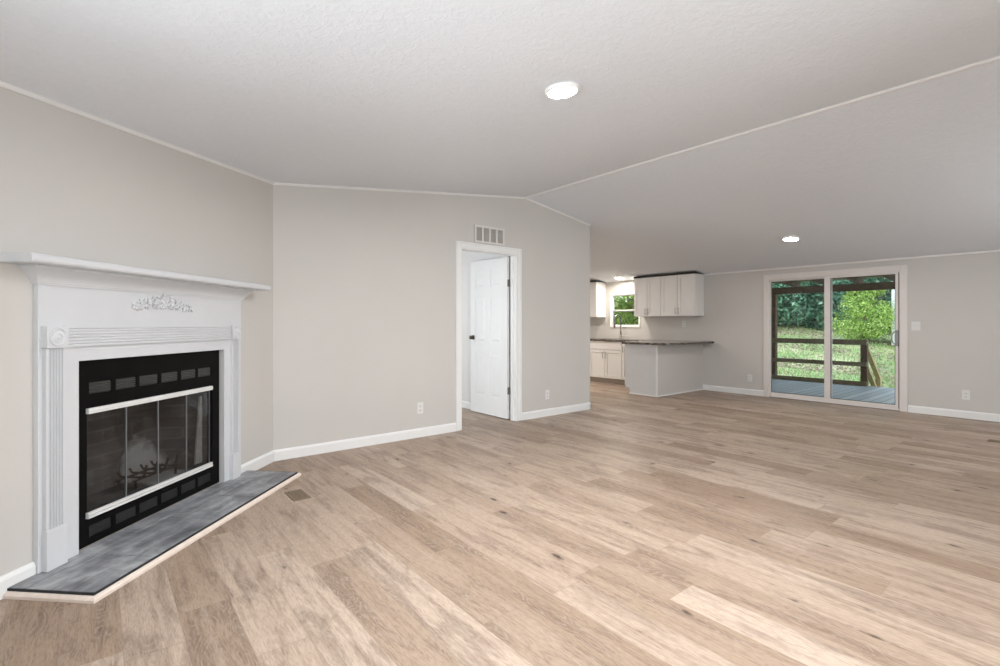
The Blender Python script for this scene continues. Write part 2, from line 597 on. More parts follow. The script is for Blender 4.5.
def tube(bm, pts, r, seg=10, cap=True):
    pts = [Vector(p) for p in pts]
    rs = r if isinstance(r, (list, tuple)) else [r] * len(pts)
    rings = []
    prev = None
    for i, p in enumerate(pts):
        d = (pts[min(i + 1, len(pts) - 1)] - pts[max(i - 1, 0)]).normalized()
        if prev is None:
            a = d.cross(Vector((0, 0, 1)))
            if a.length < 0.1:
                a = d.cross(Vector((1, 0, 0)))
        else:
            a = prev - d * prev.dot(d)
        a.normalize()
        prev = a
        bq = d.cross(a)
        rings.append([bm.verts.new(p + (a * math.cos(2 * PI * k / seg) + bq * math.sin(2 * PI * k / seg)) * rs[i]) for k in range(seg)])
    for i in range(len(rings) - 1):
        for k in range(seg):
            bm.faces.new([rings[i][k], rings[i][(k + 1) % seg], rings[i + 1][(k + 1) % seg], rings[i + 1][k]])
    if cap:
        bm.faces.new(rings[0][::-1])
        bm.faces.new(rings[-1])


def lathe(bm, prof, mat4, seg=28):
    """prof: (radius, height) pairs turned about local z of mat4."""
    rings = []
    for r, h in prof:
        if r < 1e-6:
            rings.append([bm.verts.new(mat4 @ Vector((0, 0, h)))])
        else:
            rings.append([bm.verts.new(mat4 @ Vector((r * math.cos(2 * PI * k / seg), r * math.sin(2 * PI * k / seg), h))) for k in range(seg)])
    for a, b in zip(rings, rings[1:]):
        for k in range(seg):
            q = [a[k % len(a)], a[(k + 1) % len(a)], b[(k + 1) % len(b)], b[k % len(b)]]
            q2 = []
            for v in q:
                if v not in q2:
                    q2.append(v)
            if len(q2) > 2:
                bm.faces.new(q2)
    return bm


def axis_mat(loc, zdir, xhint=(0, 0, 1)):
    z = Vector(zdir).normalized()
    x = Vector(xhint)
    if abs(x.normalized().dot(z)) > 0.95:
        x = Vector((1, 0, 0))
    x = (x - z * x.dot(z)).normalized()
    y = z.cross(x)
    m = Matrix.Identity(4)
    for i in range(3):
        m[i][0], m[i][1], m[i][2], m[i][3] = x[i], y[i], z[i], loc[i]
    return m


def blob(bm, loc, rx, ry, rz, rot=0.0, axis='Y', u=8, v=6):
    m = Matrix.Translation(loc) @ Matrix.Rotation(rot, 4, axis) @ Matrix.Diagonal((rx, ry, rz, 1))
    bmesh.ops.create_uvsphere(bm, u_segments=u, v_segments=v, radius=1, matrix=m)


# ------------------------------------------------------------------ the room shell
def wall(name, p0, p1, t, holes, mat, label, zt=None, cat='wall'):
    """Wall with its room face from p0 to p1, thickness t to the left of p0->p1; holes (a0,a1,z0,z1)."""
    p0, p1 = Vector(p0), Vector(p1)
    d = p1 - p0
    L = d.length
    d /= L
    n = Vector((-d.y, d.x)) * t
    cuts = {0.0, L}
    for h in holes:
        cuts |= {h[0], h[1]}
    if abs(d.x) > 1e-6:
        a = (XR - p0.x) / d.x
        if 0 < a < L:
            cuts.add(a)
    cuts = sorted(cuts)
    bm = bmesh.new()
    top = zt or (lambda x, y: zc(x) + 0.02)
    for a0, a1 in zip(cuts, cuts[1:]):
        mid = (a0 + a1) / 2
        hs = sorted([h for h in holes if h[0] < mid < h[1]], key=lambda h: h[2])
        spans, z = [], 0.0
        for h in hs:
            if h[2] > z + 1e-6:
                spans.append((z, h[2]))
            z = h[3]
        spans.append((z, None))
        A, Bp = p0 + d * a0, p0 + d * a1
        for z0, z1 in spans:
            q = [A, Bp, Bp + n, A + n]
            lo = [(v.x, v.y, z0) for v in q]
            hi = [(v.x, v.y, z1 if z1 is not None else top(v.x, v.y)) for v in q]
            hexa(bm, lo + hi)
    bmesh.ops.remove_doubles(bm, verts=bm.verts, dist=1e-5)
    o = link(name, bm, mat)
    return tag(o, label, cat, kind='structure')


fl = B((-0.85, XF + 0.02, -1.75, 9.15, -0.06, 0.0))
tag(link('floor', fl, M['floor']), 'light oak plank floor running through the whole open room', 'floor', kind='structure')

bm = bmesh.new()
for xa, xb in ((-0.85, XR), (XR, XF + 0.16)):
    za, zb = (zc(xa), zc(xb)) if xb <= XR else (ZR, zc(xb))
    hexa(bm, [(xa, -1.8, za), (xb, -1.8, zb), (xb, 9.15, zb), (xa, 9.15, za),
              (xa, -1.8, za + .1), (xb, -1.8, zb + .1), (xb, 9.15, zb + .1), (xa, 9.15, za + .1)])
tag(link('ceiling', bm, M['ceiling']), 'white textured ceiling sloping down on both sides of a ridge', 'ceiling', kind='structure')

# door opening in the back wall
DX0, DX1, DZ = 3.062, 3.872, 1.995
wall('wall_back', (XC, YB), (XE, YB), 0.10, [(DX0 - XC, DX1 - XC, 0, DZ)], M['wall'],
     'greige gable wall holding the open white door')
# patio wall, sliding door and kitchen window openings (a measured from y = Y_F)
PY0, PY1, PZ = 1.735, 3.395, 1.868
KY0, KY1, KZ0, KZ1 = 5.83, 6.52, 1.12, 1.765
wall('wall_right', (XF, Y_K), (XF, Y_F), 0.09,
     [(Y_K - PY1, Y_K - PY0, 0, PZ), (Y_K - KY1, Y_K - KY0, KZ0, KZ1)], M['wall'],
     'greige eave wall holding the sliding patio door')
FB0, FB1, FBZ = 0.672, 1.768, 0.979
pd = lambda s, n=0.0: (XC + DD.x * s + NN.x * n, YB + DD.y * s + NN.y * n)
wall('wall_corner', pd(S_END), pd(0), 0.10, [(S_END - FB1, S_END - FB0, 0.0, FBZ)], M['wall'],
     'greige diagonal wall behind the white fireplace mantel')
y_l = pd(S_END)[1]
wall('wall_left', (X_L, Y_F), (X_L, y_l), 0.12, [(2.2, 3.7, 0.6, 1.9)], M['wall'], 'greige side wall left of the camera')
wall('wall_front', (XF, Y_F), (X_L, Y_F), 0.12, [(XF - 6.95, XF - 5.45, 0.6, 1.9), (XF - 2.05, XF - 0.25, 0.55, 1.92)],
     M['wall'], 'greige end wall behind the camera')
# hall behind the door and the kitchen beyond the partition
wall('wall_partition', (XE, 4.56), (XE, Y_K), 0.1, [], M['wall'], 'greige partition between hall and kitchen')
wall('wall_hall', (3.93, 7.6), (3.93, 4.56), 0.1, [], M['hall'], 'white hall wall behind the open door')
wall('wall_hall_back', (1.3, 7.6), (3.93, 7.6), 0.1, [], M['hall'], 'far wall of the hall behind the door')
wall('wall_hall_left', (1.3, 4.56), (1.3, 7.6), 0.1, [(1.0, 2.3, 0.6, 1.9)], M['hall'], 'left wall of the hall behind the door')
wall('wall_kitchen', (XE - 0.1, Y_K), (XF, Y_K), 0.12, [], M['wall'], 'far kitchen wall hidden behind the partition')


# baseboards and thin ceiling trims
BBH = 0.092
bb_prof = [(0, 0), (0.016, 0), (0.016, BBH - 0.018), (0.011, BBH - 0.006), (0.006, BBH), (0, BBH)]


def run_trim(name, prof, p0, p1, mat, label, side=1, zf=None, cat='trim'):
    """prof (out, z) swept from p0 to p1; out goes to the right of p0->p1 if side=1."""
    p0, p1 = Vector(p0), Vector(p1)
    d = (p1 - p0).normalized()
    n = Vector((d.y, -d.x)) * side
    bm = bmesh.new()
    zf = zf or (lambda x: 0.0)

    def st(p):
        return lambda o, z: (p.x + n.x * o, p.y + n.y * o, z + zf(p.x))
    prism(bm, prof, st(p0), st(p1))
    return tag(link(name, bm, mat), label, cat, kind='structure')


run_trim('baseboard_back', bb_prof, (XC, YB), (3.0, YB), M['trim'], 'white baseboard on the gable wall left of the open door', cat='baseboard')
run_trim('baseboard_back.001', bb_prof, (3.935, YB), (XE + 0.016, YB), M['trim'], 'white baseboard on the gable wall right of the open door', cat='baseboard')
run_trim('baseboard_partition', bb_prof, (XE, YB - 0.016), (XE, Y_K), M['trim'], 'white baseboard round the end of the gable wall into the kitchen', cat='baseboard')
run_trim('baseboard_corner', bb_prof, pd(0.48), pd(0), M['trim'], 'short white baseboard between the mantel and the wall corner', cat='baseboard')
run_trim('baseboard_corner.001', bb_prof, pd(S_END), pd(1.965), M['trim'], 'white baseboard left of the mantel at the photo edge', cat='baseboard')
run_trim('baseboard_right', bb_prof, (XF, 4.50), (XF, 3.46), M['trim'], 'white baseboard between the peninsula and the patio door', cat='baseboard')
run_trim('baseboard_right.001', bb_prof, (XF, 1.652), (XF, Y_F), M['trim'], 'white baseboard right of the patio door', cat='baseboard')
run_trim('baseboard_hall', bb_prof, (3.93, 7.6), (3.93, 4.56), M['trim'], 'white baseboard in the hall behind the open door', cat='baseboard')
run_trim('baseboard_front', bb_prof, (XF, Y_F), (X_L, Y_F), M['trim'], 'white baseboard on the end wall behind the camera', cat='baseboard')
run_trim('baseboard_left', bb_prof, (X_L, Y_F), (X_L, y_l), M['trim'], 'white baseboard on the wall left of the camera', cat='baseboard')

ct = [(0, -0.020), (0.008, -0.020), (0.012, -0.010), (0.012, 0.004), (0, 0.004)]
M['cove'] = plain('ceiling_trim_paint', (0.75, 0.74, 0.73), 0.5, var=0.01)
run_trim('trim_1', ct, (XC, YB), (XR, YB), M['cove'], 'thin white trim under the ceiling on the gable wall left of the ridge', zf=zc)
run_trim('trim_2', ct, (XR, YB), (XE + 0.012, YB), M['cove'], 'thin white trim under the ceiling on the gable wall right of the ridge', zf=zc)
run_trim('trim_3', ct, pd(S_END), pd(0), M['cove'], 'thin white trim along the top of the fireplace wall', zf=zc)
run_trim('trim_4', ct, (XF, 4.50), (XF, Y_F), M['cove'], 'thin white trim along the top of the patio door wall', zf=zc)
bm = bmesh.new()
prism(bm, [(-0.014, 0.01), (-0.014, -0.012), (-0.006, -0.019), (0.006, -0.019), (0.014, -0.012), (0.014, 0.01)],
      lambda a, z: (XR + a, Y_F, ZR + z), lambda a, z: (XR + a, YB, ZR + z))
tag(link('trim_5', bm, M['cove']), 'narrow white batten along the ceiling ridge', 'trim', kind='structure')
bm = B((XE - 0.006, XE + 0.006, YB - 0.006, YB + 0.006, BBH, zc(XE) - 0.01))
tag(link('trim_6', bm, M['wall']), 'corner bead down the end of the gable wall', 'trim', kind='structure')

# ------------------------------------------------------------------ the open interior door
door = empty('door_1', (DX1, YB, 0), 0, 'white six-panel interior door standing open into the hall, with white casing', 'door', kind='structure')
bm = bmesh.new()
cw = 0.066
for x0, x1, z0, z1 in ((DX0 - cw, DX0, 0, DZ + cw), (DX1, DX1 + cw, 0, DZ + cw), (DX0, DX1, DZ, DZ + cw)):
    box(bm, x0 - DX1, x1 - DX1, -0.014, 0.0, z0, z1)
for x0, x1, z0, z1 in ((DX0 - cw, DX0 - cw + 0.018, 0, DZ + cw), (DX1 + cw - 0.018, DX1 + cw, 0, DZ + cw), (DX0 - cw + .018, DX1 + cw - .018, DZ + cw - 0.018, DZ + cw)):
    box(bm, x0 - DX1, x1 - DX1, -0.021, -0.014, z0, z1)
link('casing', bm, M['trim'], door, bev=0.003)
bm = bmesh.new()
jt = 0.012
box(bm, DX0 - DX1, DX0 - DX1 + jt, -0.005, 0.100, 0, DZ)
box(bm, -jt, 0, -0.005, 0.100, 0, DZ)
box(bm, DX0 - DX1 + jt, -jt, -0.005, 0.100, DZ - jt, DZ)
box(bm, -jt - 0.010, -jt, 0.035, 0.070, 0, DZ - jt)
box(bm, DX0 - DX1 + jt, DX0 - DX1 + jt + .01, 0.035, 0.070, 0, DZ - jt)
link('jamb', bm, M['trim'], door)
# leaf: hinge edge at y=+0.125, runs to +y
LW, LT, LZ0, LZ1 = 0.755, 0.035, 0.012, 1.976
lx1 = -0.012
lx0 = lx1 - LT
ly0 = 0.122
bm = B((lx0 + .005, lx1 - .005, ly0, ly0 + LW, LZ0, LZ1))
sw, mw = 0.11, 0.10
rails = [(LZ0, 0.24), (0.80, 0.92), (1.52, 1.62), (1.866, LZ1)]
for xa, xb in ((lx0, lx0 + .006), (lx1 - .006, lx1)):
    box(bm, xa, xb, ly0, ly0 + sw, LZ0, LZ1)
    box(bm, xa, xb, ly0 + LW - sw, ly0 + LW, LZ0, LZ1)
    box(bm, xa, xb, ly0 + LW / 2 - mw / 2, ly0 + LW / 2 + mw / 2, LZ0, LZ1)
    for z0, z1 in rails:
        box(bm, xa, xb, ly0 + sw, ly0 + LW / 2 - mw / 2, z0, z1)
        box(bm, xa, xb, ly0 + LW / 2 + mw / 2, ly0 + LW - sw, z0, z1)
    for (z0, z1) in ((0.24, 0.80), (0.92, 1.52), (1.62, 1.866)):
        for y0, y1 in ((ly0 + sw, ly0 + LW / 2 - mw / 2), (ly0 + LW / 2 + mw / 2, ly0 + LW - sw)):
            g = 0.022
            s = 1 if xa == lx0 else -1
            xo = (lx0 if s == 1 else lx1)
            hexa(bm, [(xo + s * .006, y0 + g, z0 + g), (xo + s * .006, y1 - g, z0 + g), (xo + s * .006, y1 - g, z1 - g), (xo + s * .006, y0 + g, z1 - g),
                      (xo + s * .001, y0 + g + .02, z0 + g + .02), (xo + s * .001, y1 - g - .02, z0 + g + .02), (xo + s * .001, y1 - g - .02, z1 - g - .02), (xo + s * .001, y0 + g + .02, z1 - g - .02)])
leaf = link('door_leaf', bm, M['door'], door)
bm = bmesh.new()
for s, xo in ((-1, lx0), (1, lx1)):
    L_ = 0.052 if s < 0 else 0.034
    k_ = L_ / 0.052
    lathe(bm, [(0, 0), (0.030, 0), (0.030, 0.006), (0.011, 0.010), (0.011, 0.022 * k_), (0.022, 0.030 * k_), (0.027, 0.042 * k_), (0.022, 0.052 * k_), (0, 0.054 * k_)],
          axis_mat((xo, ly0 + LW - 0.06, 0.985), (s, 0, 0)), 20)
tag(link('door_knob', bm, M['bronze'], leaf, smooth=True), 'dark bronze round knob')
for z in (1.657, 0.35):
    bm = bmesh.new()
    tube(bm, [(lx1 + .004, ly0 - 0.010, z - 0.045), (lx1 + .004, ly0 - 0.010, z + 0.045)], 0.009, 10)
    box(bm, lx0 + 0.005, lx1 - 0.004, ly0 - 0.003, ly0 + 0.001, z - 0.042, z + 0.042)
    tag(link('hinge', bm, plain('dark_hinge_metal', (0.22, 0.21, 0.20), 0.4, 0.6), leaf), 'satin metal hinge')

# ------------------------------------------------------------------ the sliding patio door (local: x along -y of the world)
pdoor = empty('door_2', (XF, PY1, 0), 0, 'white vinyl sliding glass patio door looking onto the porch', 'door', kind='structure')


def pb(bm, ya, yb, xa, xb, z0, z1):
    box(bm, xa, xb, ya - PY1, yb - PY1, z0, z1)


bm = bmesh.new()
cw = 0.078
pb(bm, PY1, PY1 + cw, -0.016, 0, 0, PZ + cw)
pb(bm, PY0 - cw, PY0, -0.016, 0, 0, PZ + cw)
pb(bm, PY0, PY1, -0.016, 0, PZ, PZ + cw)
link('casing', bm, M['vinyl'], pdoor, bev=0.003)
bm = bmesh.new()
pb(bm, PY1 - 0.004, PY1, 0, 0.088, 0, PZ)
pb(bm, PY0, PY0 + 0.012, 0, 0.088, 0, PZ)
pb(bm, PY0 + .012, PY1 - .006, 0, 0.088, PZ - 0.018, PZ)
pb(bm, PY0 + .012, PY1 - .006, -0.012, 0.088, 0, 0.022)
pb(bm, PY0 + .012, PY1 - .006, 0.043, 0.049, 0.022, 0.034)
link('frame', bm, M['vinyl'], pdoor)


bm = bmesh.new()
pb(bm, PY0 + 0.0125, PY0 + 0.0215, 0.006, 0.040, 0.024, PZ - 0.019)  # dark strip standing in for the shaded gap beside the panel
tag(link('panel_gap_shade', bm, M['gap'], pdoor), 'dark strip for the shaded gap beside the sliding panel')
bm = bmesh.new()
pb(bm, PY0, PY1, -0.016, -0.0125, 0.0, 0.006)
tag(link('threshold_gap', bm, M['gap'], pdoor), 'dark line under the door track')


def slide_panel(name, y0, y1, x0, x1, stl, strr, top, bot, label):
    bm = bmesh.new()
    z0, z1 = 0.024, PZ - 0.019
    pb(bm, y0, y0 + strr, x0, x1, z0, z1)
    pb(bm, y1 - stl, y1, x0, x1, z0, z1)
    pb(bm, y0 + strr, y1 - stl, x0, x1, z1 - top, z1)
    pb(bm, y0 + strr, y1 - stl, x0, x1, z0, z0 + bot)
    p = tag(link(name, bm, M['vinyl'], pdoor), label)
    bm = bmesh.new()
    xm = (x0 + x1) / 2
    pb(bm, y0 + strr - .004, y1 - stl + .004, xm - .003, xm + .003, z0 + bot - .004, z1 - top + .004)
    tag(link('glass_pane', bm, M['glass'], p), 'clear glass pane')
    bm = bmesh.new()
    g = 0.007
    a, b_, c, d = y0 + strr, y1 - stl, z0 + bot, z1 - top
    for q in ((a, a + g, c, d), (b_ - g, b_, c, d), (a + g, b_ - g, c, c + g), (a + g, b_ - g, d - g, d)):
        pb(bm, q[0], q[1], x0 + .006, xm - .0035, q[2], q[3])
    tag(link('gasket', bm, M['gap'], p), 'dark glazing gasket')
    return p


slide_panel('fixed_panel', 2.545, PY1 - 0.006, 0.0495, 0.080, 0.006, 0.07, 0.016, 0.050, None)
sp_ = slide_panel('sliding_panel', PY0 + 0.022, 2.625, 0.004, 0.042, 0.078, 0.032, 0.018, 0.050, None)
bm = bmesh.new()
yh = PY0 + 0.034 - PY1
pts = []
for k in range(13):
    a = -PI / 2 + PI * k / 12
    pts.append((-0.016 - 0.014 * math.cos(a), yh + 0.052 * math.cos(a) ** .7 if math.cos(a) > 0 else yh, 0.975 + 0.088 * math.sin(a)))
pts = [(0.004, yh, 0.887)] + pts + [(0.004, yh, 1.063)]
tube(bm, pts, 0.0085, 8)
box(bm, -0.004, 0.004, yh - 0.014, yh + 0.014, 0.870, 1.080)
tag(link('handle', bm, plain('shade_grey_handle', (0.30, 0.30, 0.30), 0.4), sp_, smooth=False), 'D-shaped pull handle greyed to stand for its shade')  # white handle; the dark shade round it is put into this grey

# ------------------------------------------------------------------ kitchen window and the unseen windows
def window(name, axis, fixed, a0, a1, z0, z1, into, label, depth=0.14, sash=True, casing=0.03, sill=True):
    """Window in a wall plane axis='x' (wall at x=fixed) or 'y'; into=+1 if outside lies to +axis."""
    e = empty(name, (0, 0, 0), 0, label, 'window', kind='structure')

    def bx(bm, u0, u1, d0, d1, za, zb):
        d0, d1 = sorted((fixed + into * d0, fixed + into * d1))
        if axis == 'x':
            box(bm, d0, d1, u0, u1, za, zb)
        else:
            box(bm, u0, u1, d0, d1, za, zb)
    f = 0.012
    bm = bmesh.new()
    for u0, u1, za, zb in ((a0, a0 + f, z0, z1), (a1 - f, a1, z0, z1), (a0 + f, a1 - f, z0, z0 + f), (a0 + f, a1 - f, z1 - f, z1)):
        bx(bm, u0, u1, 0.0, depth, za, zb)
    c = casing
    for u0, u1, za, zb in ((a0 - c, a0, z0 - c, z1 + c), (a1, a1 + c, z0 - c, z1 + c), (a0, a1, z1, z1 + c), (a0, a1, z0 - c, z0)):
        bx(bm, u0, u1, -0.014, 0.0, za, zb)
    link('window_frame', bm, M['trim'], e)
    zm = (z0 + z1) / 2 - 0.01
    for nm, za, zb, dd in (('lower_sash', z0 + f, zm + 0.018, 0.012), ('upper_sash', zm - 0.018, z1 - f, 0.046)):
        bm = bmesh.new()
        r = 0.016
        for u0, u1, zz0, zz1 in ((a0 + f, a0 + f + r, za, zb), (a1 - f - r, a1 - f, za, zb), (a0 + f + r, a1 - f - r, za, za + r), (a0 + f + r, a1 - f - r, zb - r, zb)):
            bx(bm, u0, u1, dd, dd + .03, zz0, zz1)
        s = link(nm, bm, M['trim'], e)
        bm = bmesh.new()
        bx(bm, a0 + f + r, a1 - f - r, dd + .012, dd + .016, za + r, zb - r)
        tag(link('glass_pane', bm, M['glass'], s), 'clear glass pane')
    return e


window('window_1', 'x', XF, KY0, KY1, KZ0, KZ1, 1, 'small white two-sash kitchen window above the sink', depth=0.09, casing=0.022)
window('window_2', 'y', Y_F, 0.25, 2.05, 0.55, 1.92, -1, 'added unseen wide white window in the end wall behind the camera', depth=0.12, casing=0.06)  # unseen window, put in to let the front fill lamp shine through
window('window_3', 'y', Y_F, 5.45, 6.95, 0.6, 1.9, -1, 'second added unseen white window in the end wall nearest the patio door', depth=0.12, casing=0.06)  # unseen window added for the far fill lamp
window('window_4', 'x', X_L, 0.6, 2.1, 0.6, 1.9, -1, 'added unseen white window in the wall left of the camera', depth=0.12, casing=0.06)  # unseen window, placed for the fill from the left
window('window_5', 'x', 1.3, 5.56, 6.86, 0.6, 1.9, -1, 'white window in the hall behind the open door', depth=0.1, casing=0.06)

# ------------------------------------------------------------------ the mantel (local x = along the wall from the corner, y = out of the wall)
man = empty('fireplace_mantel', (XC, YB, 0), DROT, 'white fluted fireplace mantel with carved flowers on its frieze', 'fireplace mantel')
SR0, SL1 = 0.480, 1.963
TH = 0.026
bm = bmesh.new()
prism(bm, [(SR0, 0.036), (FB0, 0.036), (FB0, FBZ), (FB1, FBZ), (FB1, 0.036), (SL1, 0.036), (SL1, 1.42), (SR0, 1.42)],
      lambda a, z: (a, 0.0, z), lambda a, z: (a, TH, z))
link('surround_panel', bm, M['mantel'], man, bev=0.002)
# crown moulding with returns
prof = [(0.0, 1.338), (0.007, 1.338), (0.009, 1.346), (0.013, 1.350)]
for k in range(7):
    a = k / 6
    prof.append((0.013 + 0.049 * (a - 0.10 * math.sin(PI * a)), 1.352 + 0.056 * (a + 0.06 * math.sin(PI * a))))
prof += [(0.068, 1.410), (0.068, 1.4195), (0.0, 1.4195)]
bm = bmesh.new()
st = []
for o_, z in prof:
    st.append([bm.verts.new(p) for p in ((SL1 + o_, 0.0, z), (SL1 + o_, TH + o_, z), (SR0 - o_, TH + o_, z), (SR0 - o_, 0.0, z))])
for a, b in zip(st, st[1:]):
    for k in range(3):
        try:
            bm.faces.new([a[k], a[k + 1], b[k + 1], b[k]])
        except ValueError:
            pass
for k in (0, 3):
    bm.faces.new([r[k] for r in st])
link('crown_molding', bm, M['mantel'], man)
bm = bmesh.new()
prism(bm, [(0, 1.420), (0.160, 1.420), (0.168, 1.424), (0.172, 1.432), (0.172, 1.447), (0.169, 1.455), (0.164, 1.459), (0, 1.459)],
      lambda n, z: (0.325, n, z), lambda n, z: (2.118, n, z))
link('mantel_shelf', bm, M['mantel'], man, bev=0.002)
# reeded header band
pr = [(TH, 1.052)]
zz = 1.052
pr += [(TH + .016, 1.052), (TH + .016, 1.062)]
nre = 5
z0, z1 = 1.064, 1.138
for k in range(nre):
    a, b = z0 + (z1 - z0) * k / nre, z0 + (z1 - z0) * (k + 1) / nre
    pr += [(TH + .010, a), (TH + .010 + .005, a + (b - a) * .25), (TH + .010 + .005, a + (b - a) * .75), (TH + .010, b)]
pr += [(TH + .016, 1.140), (TH + .016, 1.151), (TH, 1.151)]
bm = bmesh.new()
prism(bm, pr, lambda n, z: (0.621, n, z), lambda n, z: (1.851, n, z))
link('header_band', bm, M['mantel'], man)


def pilaster(s0, s1):
    """fluted board, plinth and rosette block between s0 and s1"""
    t0, t1 = TH, TH + 0.020
    pr = [(s0, t0), (s0, t1)]
    m_ = 0.012
    nf = 5
    wf = (s1 - s0 - 2 * m_) / nf
    for k in range(nf):
        a = s0 + m_ + wf * k
        pr.append((a + wf * .12, t1))
        for j in range(1, 6):
            th = PI * j / 6
            pr.append((a + wf * .5 - wf * .38 * math.cos(th), t1 - 0.010 * math.sin(th)))
        pr.append((a + wf * .88, t1))
    pr += [(s1, t1), (s1, t0)]
    bm = bmesh.new()
    prism(bm, pr, lambda s, n: (s, n, 0.222), lambda s, n: (s, n, 1.048))
    p = link('pilaster', bm, M['mantel'], man)
    bm = B((s0 - .003, s1 + .003, t0, t1 + .008, 0.036, 0.222))
    link('plinth', bm, M['mantel'], p, bev=0.003)
    bm = B((s0 - .005, s1 + .005, t0, t1 + .010, 1.050, 1.150))
    c = axis_mat(((s0 + s1) / 2, t1 + .0098, 1.100), (0, 1, 0))
    lathe(bm, [(0.044, 0), (0.042, 0.006), (0.037, 0.007), (0.033, 0.002), (0.028, 0.001), (0.022, 0.005), (0.017, 0.006), (0.013, 0.002), (0.010, 0.005), (0.005, 0.009), (0, 0.0095)], c, 28)
    link('rosette_block', bm, M['mantel'], p)


pilaster(1.853, 1.945)
pilaster(0.530, 0.612)
# carved flowers and leaves
bm = bmesh.new()
rr = random.Random(3)
SC, ZC_ = 1.232, 1.286
for k in range(150):
    t = rr.uniform(-1, 1)
    top = 0.056 * (1 - abs(t) ** 1.7) - 0.018
    lo = -0.042 + 0.012 * (1 - abs(t))
    z = ZC_ + lo + (top - lo) * rr.random()
    blob(bm, (SC + 0.225 * t, TH + 0.002 + rr.uniform(0, .006), z), rr.uniform(.009, .018), rr.uniform(.006, .012), rr.uniform(.004, .007),
         t * 1.2 + rr.choice((-.9, .9)) + rr.uniform(-.5, .5))
for cx, cz, r in ((SC, ZC_ + 0.010, 0.020), (SC - 0.058, ZC_ + .004, 0.016), (SC + 0.058, ZC_ + .004, 0.016), (SC, ZC_ + 0.042, 0.012), (SC - .10, ZC_ + .006, .012), (SC + .10, ZC_ + .006, .012)):
    for k in range(6):
        a = 2 * PI * k / 6
        blob(bm, (cx + r * .75 * math.cos(a), TH + 0.006, cz + r * .75 * math.sin(a)), r * .55, 0.010, r * .42, -a)
    blob(bm, (cx, TH + 0.011, cz), r * .4, 0.008, r * .4)
tag(link('carved_ornament', bm, M['mantel'], man, smooth=True), 'carved spray of flowers and leaves')

# ------------------------------------------------------------------ the fireplace insert
ins = empty('fireplace_insert', (XC - NN.x * 0.022 - DD.x * 0.018, YB - NN.y * 0.022 - DD.y * 0.018, 0), DROT, 'black metal fireplace with louvered vents and smoked glass doors', 'fireplace')
I0, I1, IZ0, IZ1 = 0.692, 1.785, 0.037, 0.978
D0, D1 = 0.765, 1.707                      # door opening along the wall
n0, n1 = -0.03, 0.010
bm = B((I0, D0, n0, n1, IZ0, IZ1), (D1, I1, n0, n1, IZ0, IZ1),
       (D0, D1, n0, n1, 0.863, IZ1), (D0, D1, n0, n1, 0.732, 0.804), (D0, D1, n0, n1, 0.134, 0.178), (D0, D1, n0, n1, IZ0, 0.073))
louv = [(1.695, 1.563), (1.538, 1.402), (1.382, 1.244), (1.221, 1.083), (1.058, 0.923), (0.905, 0.777)]
for zA, zB in ((0.804, 0.863), (0.073, 0.134)):
    edges = [D1] + [e for l in louv for e in l] + [D0]
    for a, b in zip(edges[0::2], edges[1::2]):
        box(bm, b, a, n0, n1, zA, zB)
frame = tag(link('metal_face', bm, M['black'], ins), 'black enamel face frame')
for zA, zB in ((0.807, 0.860), (0.076, 0.131)):
    for a, b in louv:
        bm = B((b, a, n0, 0.0, zA - .002, zB + .002))
        nb = 5
        for k in range(nb):
            z = zA + (zB - zA) * (k + .5) / nb
            bar(bm, (b, 0.003, z), (a, 0.003, z), 0.008, 0.004, up=(0, 0.3, 1))
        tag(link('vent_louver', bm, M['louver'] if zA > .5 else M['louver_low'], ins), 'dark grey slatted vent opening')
bm = B((0.783, 1.714, n1, n1 + 0.018, 0.705, 0.733))
box(bm, 0.783, 1.714, n1 + .018, n1 + 0.022, 0.716, 0.722)
tag(link('top_rail', bm, M['silver'], ins, bev=.002), 'silver rail above the glass doors')
bm = B((0.783, 1.714, n1, n1 + 0.018, 0.177, 0.190), (0.783, 1.714, n1, n1 + 0.016, 0.193, 0.206))
tag(link('bottom_rail', bm, M['silver'], ins), 'silver rail below the glass doors')
spl = [1.700, 1.459, 1.232, 0.997, 0.775]
for a, b in zip(spl, spl[1:]):
    bm = B((b + .0015, a - .0015, -0.006, -0.001, 0.200, 0.712))
    g_ = tag(link('glass_door', bm, M['fireglass'], ins), 'smoked glass folding door panel')
    bm = B((b + .0005, b + .0028, -0.0075, 0.0, 0.200, 0.712), (a - .0028, a - .0005, -0.0075, 0.0, 0.200, 0.712))
    link('door_edge', bm, M['edge'], g_)
for s in (1.25, 1.215):
    bm = bmesh.new()
    tube(bm, [(s, n1 + .012, 0.165), (s, n1 + .03, 0.165), (s - .03, n1 + .03, 0.165), (s - .03, n1 + .012, 0.165)], 0.005, 8)
    link('door_pull', bm, M['black'], ins)
# brick lined box
bm = bmesh.new()
f0, f1, g0, g1 = 0.74, 1.71, 0.85, 1.55
zb0, zt0, zt1, nb_ = 0.150, 0.760, 0.730, -0.34
fl_ = [(f0, n0, zb0), (f1, n0, zb0), (g1, nb_, zb0), (g0, nb_, zb0)]
tp_ = [(f0, n0, zt0), (f1, n0, zt0), (g1, nb_, zt1), (g0, nb_, zt1)]
vf = [bm.verts.new(p) for p in fl_]
vt = [bm.verts.new(p) for p in tp_]
for i in (1, 2, 3):
    j = (i + 1) % 4
    bm.faces.new([vf[i], vf[j], vt[j], vt[i]])
bm.faces.new(vf)
bm.faces.new(vt[::-1])
lin = link('firebox_lining', bm, M['firebrick'], ins)
md = lin.modifiers.new('thickness', 'SOLIDIFY')
md.thickness = 0.02
md.offset = -1
tag(lin, 'sooty brick-pattern firebox lining with a pale burnt patch')
bm = bmesh.new()
